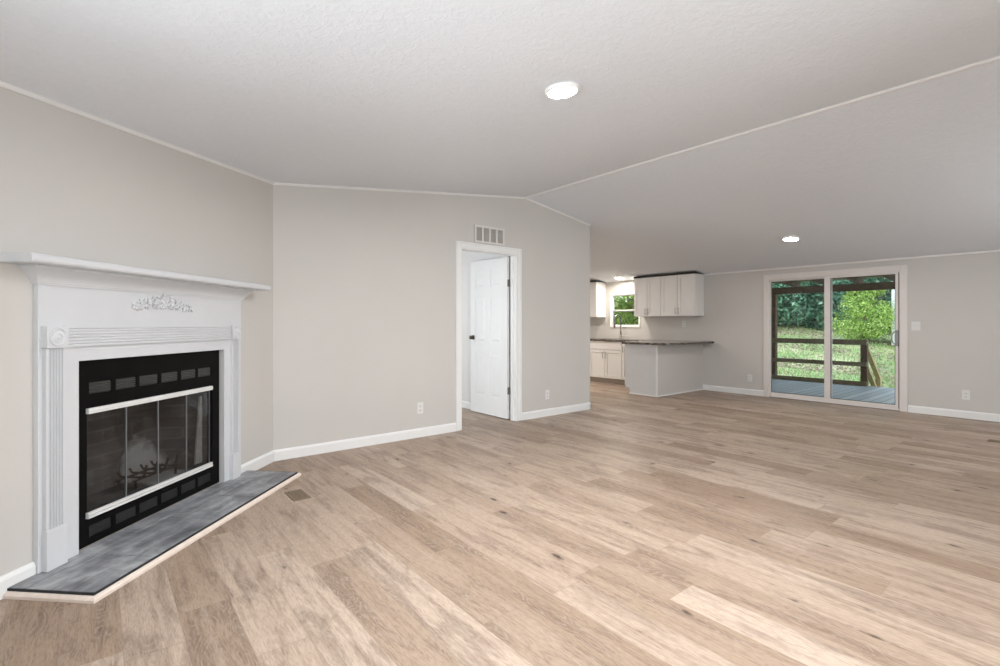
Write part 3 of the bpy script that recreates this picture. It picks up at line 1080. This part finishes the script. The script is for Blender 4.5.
prism(bm, [(0.772, 0.66), (0.790, 0.66), (0.838, 0.20), (0.772, 0.20)], lambda a, z: (a, -0.060, z), lambda a, z: (a, -0.072, z))  # pale wedge set just inside the right of the firebox
tag(link('side_panel', bm, plain('pale_wedge', (0.55, 0.53, 0.49), 0.9, var=0.25, scale=40), ins), 'pale wedge at the right of the firebox')
bm = bmesh.new()
for k in range(4):
    s = 0.95 + 0.085 * k
    tube(bm, [(s, -0.10, 0.30), (s, -0.115, 0.235), (s, -0.14, 0.225), (s, -0.27, 0.225), (s, -0.29, 0.25)], 0.007, 8)
for n_ in (-0.14, -0.25):
    tube(bm, [(0.90, n_, 0.215), (1.26, n_, 0.215)], 0.007, 8)
    for s in (0.92, 1.24):
        tube(bm, [(s, n_, 0.212), (s, n_, 0.152)], 0.007, 8)
tag(link('log_grate', bm, M['grate'], ins), 'black iron log grate')

# ------------------------------------------------------------------ the hearth
he = empty('hearth', (XC, YB, 0), DROT, 'low grey slate hearth with a pale wood edge in front of the fireplace', 'hearth')
H0, H1, HN, HZ = 0.388, 2.080, 0.415, 0.036
bm = B((H0, H1, 0.0, HN, 0.0, HZ - 0.007))
sl = link('slab', bm, plain('grey_mortar_bed', (0.36, 0.36, 0.365), 0.9), he)
bm = bmesh.new()
j = 0.0022
cols = [(H0, 0.93), (0.93, 1.30), (1.30, 1.76), (1.76, H1)]
for a, b in cols:
    box(bm, a + j, b - j, 0.100 + j, HN, HZ - 0.007, HZ)
for a, b in ((H0, 0.70), (0.70, 1.12), (1.12, 1.52), (1.52, H1)):
    box(bm, a + j, b - j, 0.0, 0.100 - j, HZ - 0.007, HZ)
link('slate_tile_top', bm, M['slate'], he, bev=0.0015)
bm = bmesh.new()
q = [(0, 0), (0.020, 0), (0.020, 0.012), (0.014, 0.020), (0.006, 0.024), (0, 0.024)]
prism(bm, q, lambda o_, z: (0.362, HN + o_, z), lambda o_, z: (H1 + o_, HN + o_, z))
prism(bm, q, lambda o_, z: (H1 + o_, HN + o_, z), lambda o_, z: (H1 + o_, 0.016, z))
bm2 = B((H0 - .002, H1 + .003, HN - .001, HN + .003, 0.0, HZ - .001), (H1, H1 + .003, 0.0, HN - .001, 0.0, HZ - .001), (H0 - .003, H0 - .0005, 0.0, HN - .001, 0, HZ - .001))
tag(link('tile_edge', bm2, plain('dark_tile_edge', (0.025, 0.025, 0.027), 0.8), he), 'dark cut edge of the slate')
tag(link('edge_trim', bm, M['hearth_trim'], he), 'pale raw wood quarter-round edge')

# ------------------------------------------------------------------ wall vent, floor registers, outlets, switch
vt_ = empty('wall_vent', (3.458, YB, 2.172), 0, 'white return air vent with four dark openings above the open door', 'vent')
W2, H2 = 0.215, 0.098
bm = B((-W2, W2, -0.003, 0, -H2, H2))
tag(link('backing', bm, M['vent_dark'], vt_), 'grey shadowed louvers behind the frame')
bm = B((-W2, W2, -0.014, -0.003, H2 - 0.022, H2), (-W2, W2, -0.014, -0.003, -H2, -H2 + 0.022))
xs = [-W2, -W2 + 0.024]
for k in range(5):
    c = -W2 + 0.012 + k * (2 * W2 - 0.024) / 4
    box(bm, c - 0.012, c + 0.012, -0.014, -0.003, -H2 + 0.022, H2 - 0.022)
link('frame', bm, plain('vent_frame_paint', (0.68, 0.66, 0.635), 0.5), vt_)
bm = bmesh.new()
for k in range(4):
    a = -W2 + 0.024 + k * (2 * W2 - 0.024) / 4
    b = a + (2 * W2 - 0.024) / 4 - 0.024
    for jx in range(7):
        x = a + (b - a) * (jx + .5) / 7
        bar(bm, (x, -0.0065, -H2 + .022), (x, -0.0065, H2 - .022), 0.0035, 0.005, up=(0.4, -1, 0))
link('slats', bm, plain('warm_grey_slats', (0.50, 0.475, 0.45), 0.6), vt_)


def register(x, y, label):
    e = empty('floor_register', (x, y, 0), 0, label, 'floor vent', 'brown floor registers')
    bm = B((-0.056, 0.056, -0.108, -0.096, 0, 0.005), (-0.056, 0.056, 0.096, 0.108, 0, 0.005), (-0.056, -0.044, -0.096, 0.096, 0, 0.005), (0.044, 0.056, -0.096, 0.096, 0, 0.005))
    link('rim', bm, M['register'], e, bev=0.0015)
    bm = bmesh.new()
    box(bm, -0.044, 0.044, -0.096, 0.096, 0, 0.0012)
    for k in range(14):
        y_ = -0.09 + 0.18 * k / 13
        box(bm, -0.044, 0.044, y_ - 0.0032, y_ + 0.0032, 0.0012, 0.005)
    box(bm, -0.004, 0.004, -0.096, 0.096, 0.005, 0.0056)
    link('slats', bm, M['register'], e)
    return e


register(1.042, 3.458, 'brown slotted floor register beside the right end of the hearth')
register(6.875, 0.64, 'dark floor register at the right edge of the photo near the patio wall')


def outlet(x, y, z, nx, ny, label, sw=False, name=None):
    rz = math.atan2(ny, nx) + PI / 2              # local -y points out of the wall
    e = empty(name or ('light_switch' if sw else 'wall_outlet'), (x, y, z), rz, label, 'light switch' if sw else 'electrical outlet', None if sw else 'white wall outlets')
    wv = 0.047 if sw else 0.036
    bm = B((-wv, wv, -0.006, 0, -0.058, 0.058))
    link('cover_plate', bm, M['plate'], e, bev=0.0025)
    if sw:
        for dx in (-0.020, 0.020):
            bm = bmesh.new()
            box(bm, dx - .006, dx + .006, -0.008, -0.006, -0.014, 0.014)
            bar(bm, (dx, -0.006, 0.0), (dx, -0.018, 0.010), 0.007, 0.007)
            link('toggle', bm, M['plate'], e)
    else:
        for dz in (-0.021, 0.021):
            bm = B((-0.017, 0.017, -0.0085, -0.006, dz - .014, dz + .014))
            f = link('receptacle', bm, M['plate'], e, bev=0.002)
            bm = B((-0.008, -0.005, -0.0095, -0.0085, dz - .004, dz + .006), (0.005, 0.008, -0.0095, -0.0085, dz - .004, dz + .006), (-0.002, 0.002, -0.0095, -0.0085, dz - .010, dz - .006))
            tag(link('slots', bm, M['slot'], f), 'dark plug slots')
    return e


outlet(2.556, YB, 0.297, 0, -1, 'white wall outlet on the gable wall left of the open door')
outlet(4.379, YB, 0.270, 0, -1, 'white wall outlet on the gable wall right of the open door')
outlet(XF, 3.692, 0.275, -1, 0, 'white wall outlet low between the peninsula and the patio door')
outlet(XF, 1.094, 0.286, -1, 0, 'white wall outlet low on the wall right of the patio door')
outlet(XF, 4.869, 1.165, -1, 0, 'white wall outlet above the counter under the hung cabinets')
outlet(XF, 1.573, 1.135, -1, 0, 'white double light switch beside the patio door handle', sw=True)


# ------------------------------------------------------------------ recessed lights
def downlight(x, y, label, warm=False, r=0.095):
    slope = SL if x < XR else -SR
    z = zc(x)
    e = empty('recessed_light', (x, y, z), 0, label, 'ceiling light', 'round recessed ceiling lights')
    e.rotation_euler = (0, -math.atan(slope), 0)
    bm = bmesh.new()
    lathe(bm, [(r * 0.80, -0.014), (r * 0.86, -0.022), (r * 0.93, -0.022), (r, -0.012), (r, 0.004)], Matrix.Identity(4), 40)
    link('trim_ring', bm, M['trim'], e, smooth=True)
    bm = bmesh.new()
    lathe(bm, [(0, -0.018), (r * 0.82, -0.018)], Matrix.Identity(4), 40)
    tag(link('diffuser', bm, M['lamp_warm'] if warm == 1 else M['lamp_kitchen_fill'] if warm else (M['lamp'] if x < XR else M['lamp_far']), e), 'glowing white diffuser')
    return e


downlight(1.98, 1.895, 'large lit recessed light on the ceiling left of the ridge', r=0.094)
downlight(6.856, 2.545, 'lit recessed light on the right ceiling slope above the patio door', r=0.10)
downlight(8.0, 6.09, 'small warm lit recessed light over the kitchen window', warm=True, r=0.095)
downlight(6.3, 6.6, 'added unseen recessed light over the kitchen floor behind the partition', warm=2, r=0.095)  # unseen lamp added to brighten the kitchen
downlight(6.3, 8.0, 'added unseen recessed light deep in the kitchen behind the partition', warm=2, r=0.095)  # another unseen lamp added as kitchen fill
downlight(6.4, -0.4, 'added unseen recessed light over the right end of the room', r=0.095)  # unseen lamp added to supply more light
downlight(1.45, -0.25, 'added unseen recessed light behind the camera', r=0.095)  # unseen lamp added to brighten the near floor


# ------------------------------------------------------------------ kitchen cabinets (fronts face -x)
def shaker(bm, y0, y1, z0, z1, x, fr=0.055, t=0.019):
    """a shaker front whose outer face is at x"""
    box(bm, x + 0.014, x + t, y0, y1, z0, z1)
    box(bm, x, x + .014, y0, y0 + fr, z0, z1)
    box(bm, x, x + .014, y1 - fr, y1, z0, z1)
    box(bm, x, x + .014, y0 + fr, y1 - fr, z0, z0 + fr)
    box(bm, x, x + .014, y0 + fr, y1 - fr, z1 - fr, z1)


def pull(parent, x, y, z0, z1):
    bm = bmesh.new()
    tube(bm, [(x, y, z0 + .012), (x - 0.026, y, z0 + .012)], 0.0045, 8)
    tube(bm, [(x, y, z1 - .012), (x - 0.026, y, z1 - .012)], 0.0045, 8)
    tube(bm, [(x - 0.026, y, z0), (x - 0.026, y, z1)], 0.0065, 8)
    tag(link('handle', bm, M['nickel'], parent), 'brushed metal bar pull')


def cabinet(name, y0, y1, z0, z1, depth, label, group, drawer=False, base=False, cap=False, cap_over=(0, 0)):
    e = empty(name, (XF, (y0 + y1) / 2, z0 if not base else 0), 0, label, 'cabinet', group)
    oz = z0 if not base else 0
    ym = (y0 + y1) / 2
    L = lambda v: v - ym
    xf = -depth
    zb = z0 + (0.10 if base else 0)
    bm = B((xf + 0.021, -0.002, L(y0), L(y1), zb - oz, z1 - oz))
    body = link('body', bm, M['cab'], e, bev=0.0015)
    if base:
        bm = B((xf + 0.085, -0.002, L(y0), L(y1), 0, 0.0995))
        tag(link('toe_kick', bm, M['toe'], e), 'brown recessed toe kick')
    zt = z1 - 0.006
    if drawer:
        bm = bmesh.new()
        box(bm, xf, xf + .019, L(y0) + .004, L(y1) - .004, z1 - 0.165 - oz, zt - oz)
        link('drawer_front', bm, M['cab'], e, bev=0.002)
        zt = z1 - 0.175
    g = 0.007
    for a, b, hy in ((y0 + .004, ym - g / 2, ym - 0.032), (ym + g / 2, y1 - .004, ym + 0.032)):
        bm = bmesh.new()
        shaker(bm, L(a), L(b), zb + 0.006 - oz, zt - oz, xf)
        d = link('door', bm, M['cab'], e, bev=0.0012)
        if base:
            pull(d, xf, L(hy), zt - 0.165 - oz, zt - 0.04 - oz)
        else:
            pull(d, xf, L(hy), zb + 0.035 - oz, zb + 0.145 - oz)
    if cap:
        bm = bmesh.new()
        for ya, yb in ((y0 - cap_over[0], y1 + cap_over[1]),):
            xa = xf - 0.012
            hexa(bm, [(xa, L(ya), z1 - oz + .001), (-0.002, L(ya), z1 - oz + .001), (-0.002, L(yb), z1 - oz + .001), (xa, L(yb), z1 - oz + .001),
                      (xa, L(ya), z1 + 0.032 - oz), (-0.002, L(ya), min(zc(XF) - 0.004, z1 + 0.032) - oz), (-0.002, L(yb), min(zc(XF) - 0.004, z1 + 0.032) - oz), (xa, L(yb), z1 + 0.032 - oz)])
        tag(link('top_gap_shade', bm, M['gap'], e), 'dark strip standing in for the shaded gap under the ceiling')  # shade of the gap above the cabinet, made as a dark strip
    return e


UD = 0.305
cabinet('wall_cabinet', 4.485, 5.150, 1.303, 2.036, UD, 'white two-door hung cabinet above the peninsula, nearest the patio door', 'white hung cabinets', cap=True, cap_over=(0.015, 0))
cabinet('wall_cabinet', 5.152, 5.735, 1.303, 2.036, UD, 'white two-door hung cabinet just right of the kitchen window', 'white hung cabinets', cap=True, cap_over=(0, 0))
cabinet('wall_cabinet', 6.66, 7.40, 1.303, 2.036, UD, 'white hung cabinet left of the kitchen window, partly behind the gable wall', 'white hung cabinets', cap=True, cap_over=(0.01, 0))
CT, CTH = 0.862, 0.034
BD = 0.60
cabinet('base_cabinet', 5.80, 6.61, 0, CT - CTH, BD, 'white sink base cabinet with two doors under the kitchen window', 'white base cabinets', drawer=True, base=True)
cabinet('base_cabinet', 6.613, 7.45, 0, CT - CTH, BD, 'white base cabinet left of the sink cabinet, behind the gable wall end', 'white base cabinets', drawer=True, base=True)
# corner filler between sink base and peninsula
# peninsula
PX0, PYA, PYB = 6.862, 4.500, 5.105
pen = empty('peninsula_cabinet', (PX0, PYA, 0), 0, 'greige and white kitchen peninsula carrying the overhanging counter', 'kitchen peninsula')
Lx, Ly = (lambda v: v - PX0), (lambda v: v - PYA)
bm = B((0.020, Lx(XF) - 0.002, 0.014, Ly(PYB) - 0.02, 0.10, CT - CTH), (0.020, Lx(XF) - .002, 0.014, Ly(PYB) - 0.085, 0.0, 0.0995),
       (Lx(XF) - BD + 0.02, Lx(XF) - .002, Ly(PYB) - 0.02, Ly(5.797), 0.10, CT - CTH), (Lx(XF) - BD + 0.085, Lx(XF) - .002, Ly(PYB) - .085, Ly(5.797), 0, 0.0995))
body = link('body', bm, M['cab'], pen)
bm = bmesh.new()
pr = [(0.0, 0.0), (Ly(PYB) - 0.085, 0.0), (Ly(PYB) - 0.085, 0.10), (Ly(PYB), 0.10), (Ly(PYB), CT - CTH), (0.0, CT - CTH)]
prism(bm, pr, lambda y, z: (0.0, y, z), lambda y, z: (0.019, y, z))
tag(link('end_panel', bm, M['mantel'], pen), 'white end panel with a toe notch')
bm = B((0.020, Lx(XF) - 0.002, 0.0, 0.013, 0.0, CT - CTH))
tag(link('back_panel', bm, M['wall'], pen), 'greige painted back panel under the overhang')
bm = B((-0.006, 0.014, -0.006, 0.0, 0.0, CT - CTH), (-0.006, 0.0, 0.0, 0.014, 0.0, CT - CTH))
link('corner_trim', bm, M['trim'], pen)
bm = B((0.014, Lx(XF) - 0.017, -0.008, 0.0, 0.0, 0.022), (-0.008, 0.0, 0.014, Ly(PYB) - 0.085, 0, 0.022))
link('shoe_trim', bm, M['trim'], pen, bev=0.003)
ymid = (PYB + 5.797) / 2
bm = bmesh.new()
shaker(bm, Ly(PYB + 0.03), Ly(5.793), 0.106, CT - CTH - 0.006, Lx(XF) - BD)
d_ = link('door', bm, M['cab'], pen, bev=.0012)
pull(d_, Lx(XF) - BD, Ly(5.76), 0.62, 0.745)

# countertop (L shape) with the sink cut-out
SKY0, SKY1, SKX0, SKX1 = 5.90, 6.48, XF - 0.53, XF - 0.15
bm = bmesh.new()
cz0, cz1 = CT - CTH, CT
for a in ((6.805, XF - .001, 4.300, 5.140), (XF - 0.635, XF - .001, 5.140, SKY0), (XF - 0.635, SKX0, SKY0, SKY1), (SKX1, XF - .001, SKY0, SKY1), (XF - 0.635, XF - .001, SKY1, 7.45)):
    box(bm, *a, cz0, cz1)
bmesh.ops.remove_doubles(bm, verts=bm.verts, dist=1e-5)
tag(link('countertop', bm, M['granite']), 'dark speckled granite countertop over the peninsula and sink cabinet', 'countertop')
sk = empty('kitchen_sink', ((SKX0 + SKX1) / 2, (SKY0 + SKY1) / 2, CT - 0.2), 0, 'steel sink bowl sunk in the counter under the kitchen window', 'sink')
bm = bmesh.new()
hx, hy = (SKX1 - SKX0) / 2, (SKY1 - SKY0) / 2
box(bm, -hx, hx, -hy, hy, 0, 0.008)
for q in ((-hx, -hx + .008, -hy, hy), (hx - .008, hx, -hy, hy), (-hx + .008, hx - .008, -hy, -hy + .008), (-hx + .008, hx - .008, hy - .008, hy)):
    box(bm, *q, 0.008, 0.195)
link('bowl', bm, M['steel_sink'], sk)
bm = bmesh.new()
lathe(bm, [(0, 0.010), (0.02, 0.009), (0.04, 0.011), (0.045, 0.008)], Matrix.Identity(4), 24)
link('drain', bm, M['nickel'], sk, smooth=True)
# faucet
M['faucet'] = plain('dark_brushed_steel', (0.22, 0.21, 0.20), 0.35, 0.8)
fc = empty('kitchen_faucet', (XF - 0.085, 6.215, CT), 0, 'brushed gooseneck kitchen faucet standing before the window', 'faucet')
bm = bmesh.new()
lathe(bm, [(0, 0), (0.027, 0), (0.027, 0.008), (0.020, 0.014), (0.020, 0.075), (0.014, 0.082), (0, 0.083)], Matrix.Identity(4), 20)
link('base', bm, M['nickel'], fc, smooth=False)
bm = bmesh.new()
pts = [(0, 0, 0.08), (0, 0, 0.38)]
for k in range(1, 13):
    a = PI * k / 12
    pts.append((-0.10 + 0.10 * math.cos(a), 0, 0.38 + 0.10 * math.sin(a)))
pts.append((-0.20, 0, 0.34))
tube(bm, pts, 0.015, 12)
link('neck', bm, M['faucet'], fc, smooth=True)
bm = bmesh.new()
tube(bm, [(-0.20, 0, 0.345), (-0.20, 0, 0.33), (-0.20, 0, 0.23), (-0.20, 0, 0.225)], [0.013, 0.017, 0.019, 0.015], 14)
link('spray_head', bm, M['faucet'], fc, smooth=True)
bm = bmesh.new()
tube(bm, [(0, -0.018, 0.05), (0, -0.045, 0.055), (0, -0.10, 0.075)], [0.012, 0.009, 0.007], 10)
link('lever', bm, M['nickel'], fc, smooth=True)

# ------------------------------------------------------------------ porch
DK = -0.12
DX = 12.34
tag(link('deck_floor', B((XF + 0.092, DX, -2.5, 8.5, DK - 0.04, DK)), M['deck']), 'grey weathered deck floor outside the patio door', 'deck', kind='structure')
tag(link('deck_skirt', B((DX - 0.04, DX, -2.5, 8.5, DK - 0.95, DK - 0.0405)), M['wood_rail']), 'weathered skirt board under the deck edge', 'deck skirt', kind='structure')
RX = 12.30
pr_ = empty('porch_roof', (RX, 4.92, DK), 0, 'dark brown timber porch roof with beam, post and rafters outside the patio door', 'porch roof')
P_ = lambda x, y, z: (x - RX, y - 4.92, z - DK)


def pbox(bm, x0, x1, y0, y1, z0, z1):
    box(bm, x0 - RX, x1 - RX, y0 - 4.92, y1 - 4.92, z0 - DK, z1 - DK)


for y0 in (4.880, -2.2):
    bm = bmesh.new()
    pbox(bm, RX - 0.045, RX + 0.065, y0, y0 + 0.11, DK, 1.86)
    link('post', bm, M['wood_dark'], pr_)
bm = bmesh.new()
pbox(bm, RX - 0.05, RX + 0.07, -2.3, 8.4, 1.855, 2.005)
link('beam', bm, M['wood_dark'], pr_)
zr0, zr1 = 2.36, 2.075
for k in range(13):
    y = 0.55 + 0.61 * k - 0.31
    bm = bmesh.new()
    bar(bm, P_(XF + 0.16, y, zr0), P_(RX + 0.35, y, zr1 - .025), 0.04, 0.12)
    link('rafter', bm, M['wood_dark'], pr_)
for x in (9.3, 10.3, 11.3):
    bm = bmesh.new()
    z = zr0 + (zr1 - zr0) * (x - XF - .16) / (RX - XF - .16) + 0.075
    pbox(bm, x - .045, x + .045, -2.2, 8.3, z - .012, z + 0.02)
    link('purlin', bm, M['wood_dark'], pr_)
bm = bmesh.new()
a0, a1 = XF + 0.15, RX + 0.45
za, zb = zr0 + 0.10, zr1 + 0.07
hexa(bm, [P_(a0, -2.3, za), P_(a1, -2.3, zb), P_(a1, 8.4, zb), P_(a0, 8.4, za), P_(a0, -2.3, za + .02), P_(a1, -2.3, zb + .02), P_(a1, 8.4, zb + .02), P_(a0, 8.4, za + .02)])
link('roof_sheet', bm, M['roof_sheet'], pr_)

rl = empty('deck_railing', (RX, 3.16, DK), 0, 'weathered wooden three-board deck railing outside the patio door', 'railing')


def rbox(bm, x0, x1, y0, y1, z0, z1):
    box(bm, x0 - RX, x1 - RX, y0 - 3.16, y1 - 3.16, z0 - DK, z1 - DK)


bm = bmesh.new()
rbox(bm, RX - .045, RX + .045, 3.11, 3.225, DK, 0.765)
link('post', bm, M['wood_dark'], rl)
bm = bmesh.new()
rbox(bm, RX - .045, RX + .045, 8.2, 8.3, DK, 0.765)
link('post', bm, M['wood_dark'], rl)
for nm, z0, z1, xa, xb in (('top_rail', 0.725, 0.81, RX - .085, RX - .046), ('middle_rail', 0.285, 0.372, RX - .085, RX - .046), ('bottom_rail', DK, -0.028, RX - .085, RX - .046)):
    bm = bmesh.new()
    rbox(bm, xa, xb, 3.11, 8.3, z0, z1)
    link(nm, bm, M['wood_rail'], rl)
bm = bmesh.new()
rbox(bm, RX - .09, RX + .05, 3.10, 8.3, 0.811, 0.835)
link('rail_cap', bm, M['wood_rail'], rl)
# stair rail
sr_ = empty('stair_handrail', (RX + .05, 3.05, DK), 0, 'pale wood stair handrail sloping down from the deck corner', 'handrail')
Q = lambda x, y, z: (x - RX - .05, y - 3.05, z - DK)
for nm, z0, wd in (('upper_rail', 0.76, 0.09), ('lower_rail', 0.35, 0.09)):
    bm = bmesh.new()
    bar(bm, Q(RX + .05, 3.18, z0), Q(RX + 1.05, 3.18, z0 - 0.80), 0.085, wd * .6)
    link(nm, bm, M['wood_pale'], sr_)
bm = bmesh.new()
box(bm, 0.95, 1.04, 0.085, 0.175, -1.0, 0.12)
link('newel_post', bm, M['wood_pale'], sr_)
st_ = empty('deck_steps', (DX, 2.4, -0.9), 0, 'wooden steps going down from the deck to the yard', 'steps')
for k in range(3):
    z = DK - 0.19 * (k + 1) + 0.9
    bm = B((0.0 + 0.28 * k, 0.29 + 0.28 * k, -0.6, 0.58, z - .04, z))
    link('tread', bm, M['wood_rail'], st_)
for y in (-0.6, 0.54):
    bm = bmesh.new()
    bar(bm, (0.0, y + .02, 0.62), (0.95, y + .02, -0.05), 0.04, 0.2)
    link('stringer', bm, M['wood_rail'], st_)


# ------------------------------------------------------------------ yard
def gz(x, y):
    d = x * math.sin(YAW) + y * math.cos(YAW)
    t = max(0.0, d - 12.0)
    return -0.85 + 0.13 * min(t, 16) + 0.05 * max(0, t - 16) + 0.05 * math.sin(x * 1.3 + y) + 0.04 * math.sin(y * 2.1 - x * .7)


bm = bmesh.new()
nx_, ny_ = 48, 56
vs = [[None] * (ny_ + 1) for _ in range(nx_ + 1)]
for i in range(nx_ + 1):
    for k in range(ny_ + 1):
        x, y = 8.6 + 32 * i / nx_, -12 + 42 * k / ny_
        vs[i][k] = bm.verts.new((x, y, gz(x, y) - (0.15 if x < DX else 0)))
for i in range(nx_):
    for k in range(ny_):
        bm.faces.new([vs[i][k], vs[i + 1][k], vs[i + 1][k + 1], vs[i][k + 1]])
tag(link('yard_ground', bm, M['yard'], smooth=True), 'patchy green lawn rising behind the deck', 'lawn', kind='structure')


def blades(name, mat, n, region, h, wd, label, cat, flat=False, seed=1):
    rr = random.Random(seed)
    bm = bmesh.new()
    for _ in range(n):
        x, y = region(rr)
        z = gz(x, y)
        a = rr.uniform(0, 2 * PI)
        hh = h * rr.uniform(.5, 1.2)
        dx, dy = math.cos(a) * wd, math.sin(a) * wd
        lx, ly = rr.gauss(0, hh * .35), rr.gauss(0, hh * .35)
        if flat:
            s = hh
            v = [bm.verts.new((x - dx, y - dy, z + .01)), bm.verts.new((x + dy * .6, y - dx * .6, z + .02 + rr.uniform(0, .04))),
                 bm.verts.new((x + dx, y + dy, z + .015)), bm.verts.new((x - dy * .6, y + dx * .6, z + .02 + rr.uniform(0, .04)))]
        else:
            v = [bm.verts.new((x - dx, y - dy, z - .01)), bm.verts.new((x + dx, y + dy, z - .01)), bm.verts.new((x + lx, y + ly, z + hh))]
        bm.faces.new(v)
    return tag(link(name, bm, mat), label, cat, kind='stuff')


def yard_pt(rr):
    d = rr.uniform(12.8, 27)
    u = rr.uniform(0.48, 0.92)
    fx, fy = math.sin(YAW), math.cos(YAW)
    x, y = d * fx + d * u * fy, d * fy - d * u * fx
    return max(x, DX + .05), y


def litter_pt(rr):
    while True:
        x, y = yard_pt(rr)
        d = x * math.sin(YAW) + y * math.cos(YAW)
        u = (x * math.cos(YAW) - y * math.sin(YAW)) / d
        if u > .735 and d < 19 and rr.random() < .55:
            return x, y
        if math.sin(x * 1.7 + 1) + math.sin(y * 1.3 + x) > 0.5 or rr.random() < .12:
            return x, y


blades('lawn_grass', M['grass'], 15000, yard_pt, 0.09, 0.02, 'short patchy grass growing on the lawn behind the deck', 'grass', seed=5)
blades('leaf_litter', M['litter'], 6000, litter_pt, 0.05, 0.05, 'dry leaves scattered over the lawn behind the railing', 'fallen leaves', flat=True, seed=9)


def pos(u, d):
    """ground point seen along photo column u at depth d"""
    t = (u - 500) / F_PX
    fx, fy = math.sin(YAW), math.cos(YAW)
    return d * (fx + t * fy), d * (fy - t * fx)


def tree(name, u, d, height, rad, n, mat, leaf, label, cat, group, low=0.0, seed=1, xy=None, trunk=True):
    rr = random.Random(seed)
    x, y = xy or pos(u, d)
    z = gz(x, y)
    e = empty(name, (x, y, z), rr.uniform(0, 6), label, cat, group)
    bm = bmesh.new()
    hub = []
    for _ in range(22):
        a = rr.uniform(0, 2 * PI)
        q = rr.random() ** .5
        zz = low + (height - low) * rr.uniform(.06, .88)
        tq = (zz - low) / (height - low)
        k = 1 - 0.75 * max(0, tq - .45) * 2
        hub.append((Vector((rad * q * .75 * k * math.cos(a), rad * q * .75 * k * math.sin(a), zz)), rad * rr.uniform(.32, .55) * max(.5, k)))
    for i in range(n):
        c, r0 = hub[i % len(hub)]
        v = Vector((rr.gauss(0, 1), rr.gauss(0, 1), rr.gauss(0, 1))).normalized()
        p = c + Vector((v.x, v.y, v.z * .8)) * r0 * rr.uniform(.55, 1.05)
        if p.z < 0.03:
            p.z = 0.03 + rr.random() * .2
        s = leaf * rr.uniform(.6, 1.3)
        nrm = (v + Vector((rr.gauss(0, .5), rr.gauss(0, .5), rr.gauss(.4, .5)))).normalized()
        t = nrm.cross(Vector((rr.gauss(0, 1), rr.gauss(0, 1), rr.gauss(0, 1)))).normalized()
        b_ = nrm.cross(t)
        vv = [bm.verts.new(p - t * s), bm.verts.new(p + b_ * s * .42 + nrm * s * .1), bm.verts.new(p + t * s), bm.verts.new(p - b_ * s * .42 + nrm * s * .1)]
        bm.faces.new(vv)
    link('foliage', bm, mat, e)
    if trunk:
        bm = bmesh.new()
        tube(bm, [(0, 0, -0.1), (0.03, 0.02, height * .3), (0.0, 0.06, height * .62), (.05, .0, height * .85)], [rad * .07 + .03, rad * .055 + .02, rad * .035 + .015, .012], 8)
        for k in range(6):
            a = k * 1.05 + seed
            hh = height * (.25 + .08 * k)
            tube(bm, [(0, 0, hh), (rad * .5 * math.cos(a), rad * .5 * math.sin(a), hh + height * .14)], [.03 + rad * .015, .01], 6)
        link('trunk', bm, M['bark'], e)
    return e


for i, (u, d, h, r, lab) in enumerate((
        (742, 27, 7.5, 2.6, 'dark green tree at the lawn edge seen through the left of the patio door'),
        (772, 26, 7.0, 2.3, 'dark blue-green tree behind the porch post'),
        (797, 27, 8.0, 2.6, 'dark blue-green tree at the back of the lawn, right of the porch post'),
        (822, 26, 7.0, 2.3, 'dark green tree behind the middle stile of the patio door'),
        (846, 28, 8.5, 2.7, 'dark green tree behind the left side of the bright bush'),
        (872, 28, 8.0, 2.7, 'tall dark green tree behind the top of the bright bush'),
        (900, 27, 7.5, 2.5, 'dark green tree behind the white shed corner'))):
    tree('forest_tree', u, d, h * .72, r, 7500, M['leaf_dark'], 0.115, lab, 'tree', 'dark trees at the back of the lawn', seed=20 + i)
for i, (u, d) in enumerate(((730, 36), (765, 35), (800, 37), (835, 36), (870, 37), (910, 36))):
    tree('woodland_tree', u, d, 12, 4.2, 3000, M['leaf_mid'], 0.30, 'tall green tree in the second row of woods behind the lawn', 'tree', 'second row of trees in the woods', seed=50 + i)
tree('bush', 867, 21.0, 2.55, 1.45, 9000, M['leaf_bright'], 0.06, 'bright yellow-green bush right of the patio door middle, behind the railing', 'bush', None, seed=80)
tree('bush', 0, 0, 2.8, 1.5, 6000, M['leaf_lime'], 0.075, 'bright green bush outside the kitchen window', 'bush', None, seed=90, xy=(10.6, 7.9))
tree('bush', 0, 0, 4.6, 1.9, 8000, M['leaf_lime'], 0.085, 'leafy green bush farther behind the kitchen window', 'bush', None, seed=91, xy=(12.4, 9.0))

# white shed whose corner shows at the right of the glass
sx, sy = pos(891.5, 20.3)
sz = gz(sx, sy)
sh = empty('garden_shed', (sx, sy, sz - 0.15), -PI / 2 - YAW + 0.55, 'white sided shed corner at the right edge of the patio glass', 'shed')
bm = bmesh.new()
box(bm, 0.02, 2.6, 0.02, 3.0, 0, 3.0)
for k in range(20):
    z = 0.15 * k
    for f in ((0.0, 2.62, 0.0, 0.02), (0.0, 0.02, 0.02, 3.0)):
        box(bm, *f, z, z + 0.143)
link('siding', bm, M['siding'], sh)
bm = bmesh.new()
prism(bm, [(-0.15, 3.0), (3.15, 3.0), (3.15, 3.06), (1.5, 3.95), (-0.15, 3.06)], lambda y, z: (-0.15, y, z), lambda y, z: (2.75, y, z))
link('roof', bm, M['shingle'], sh)
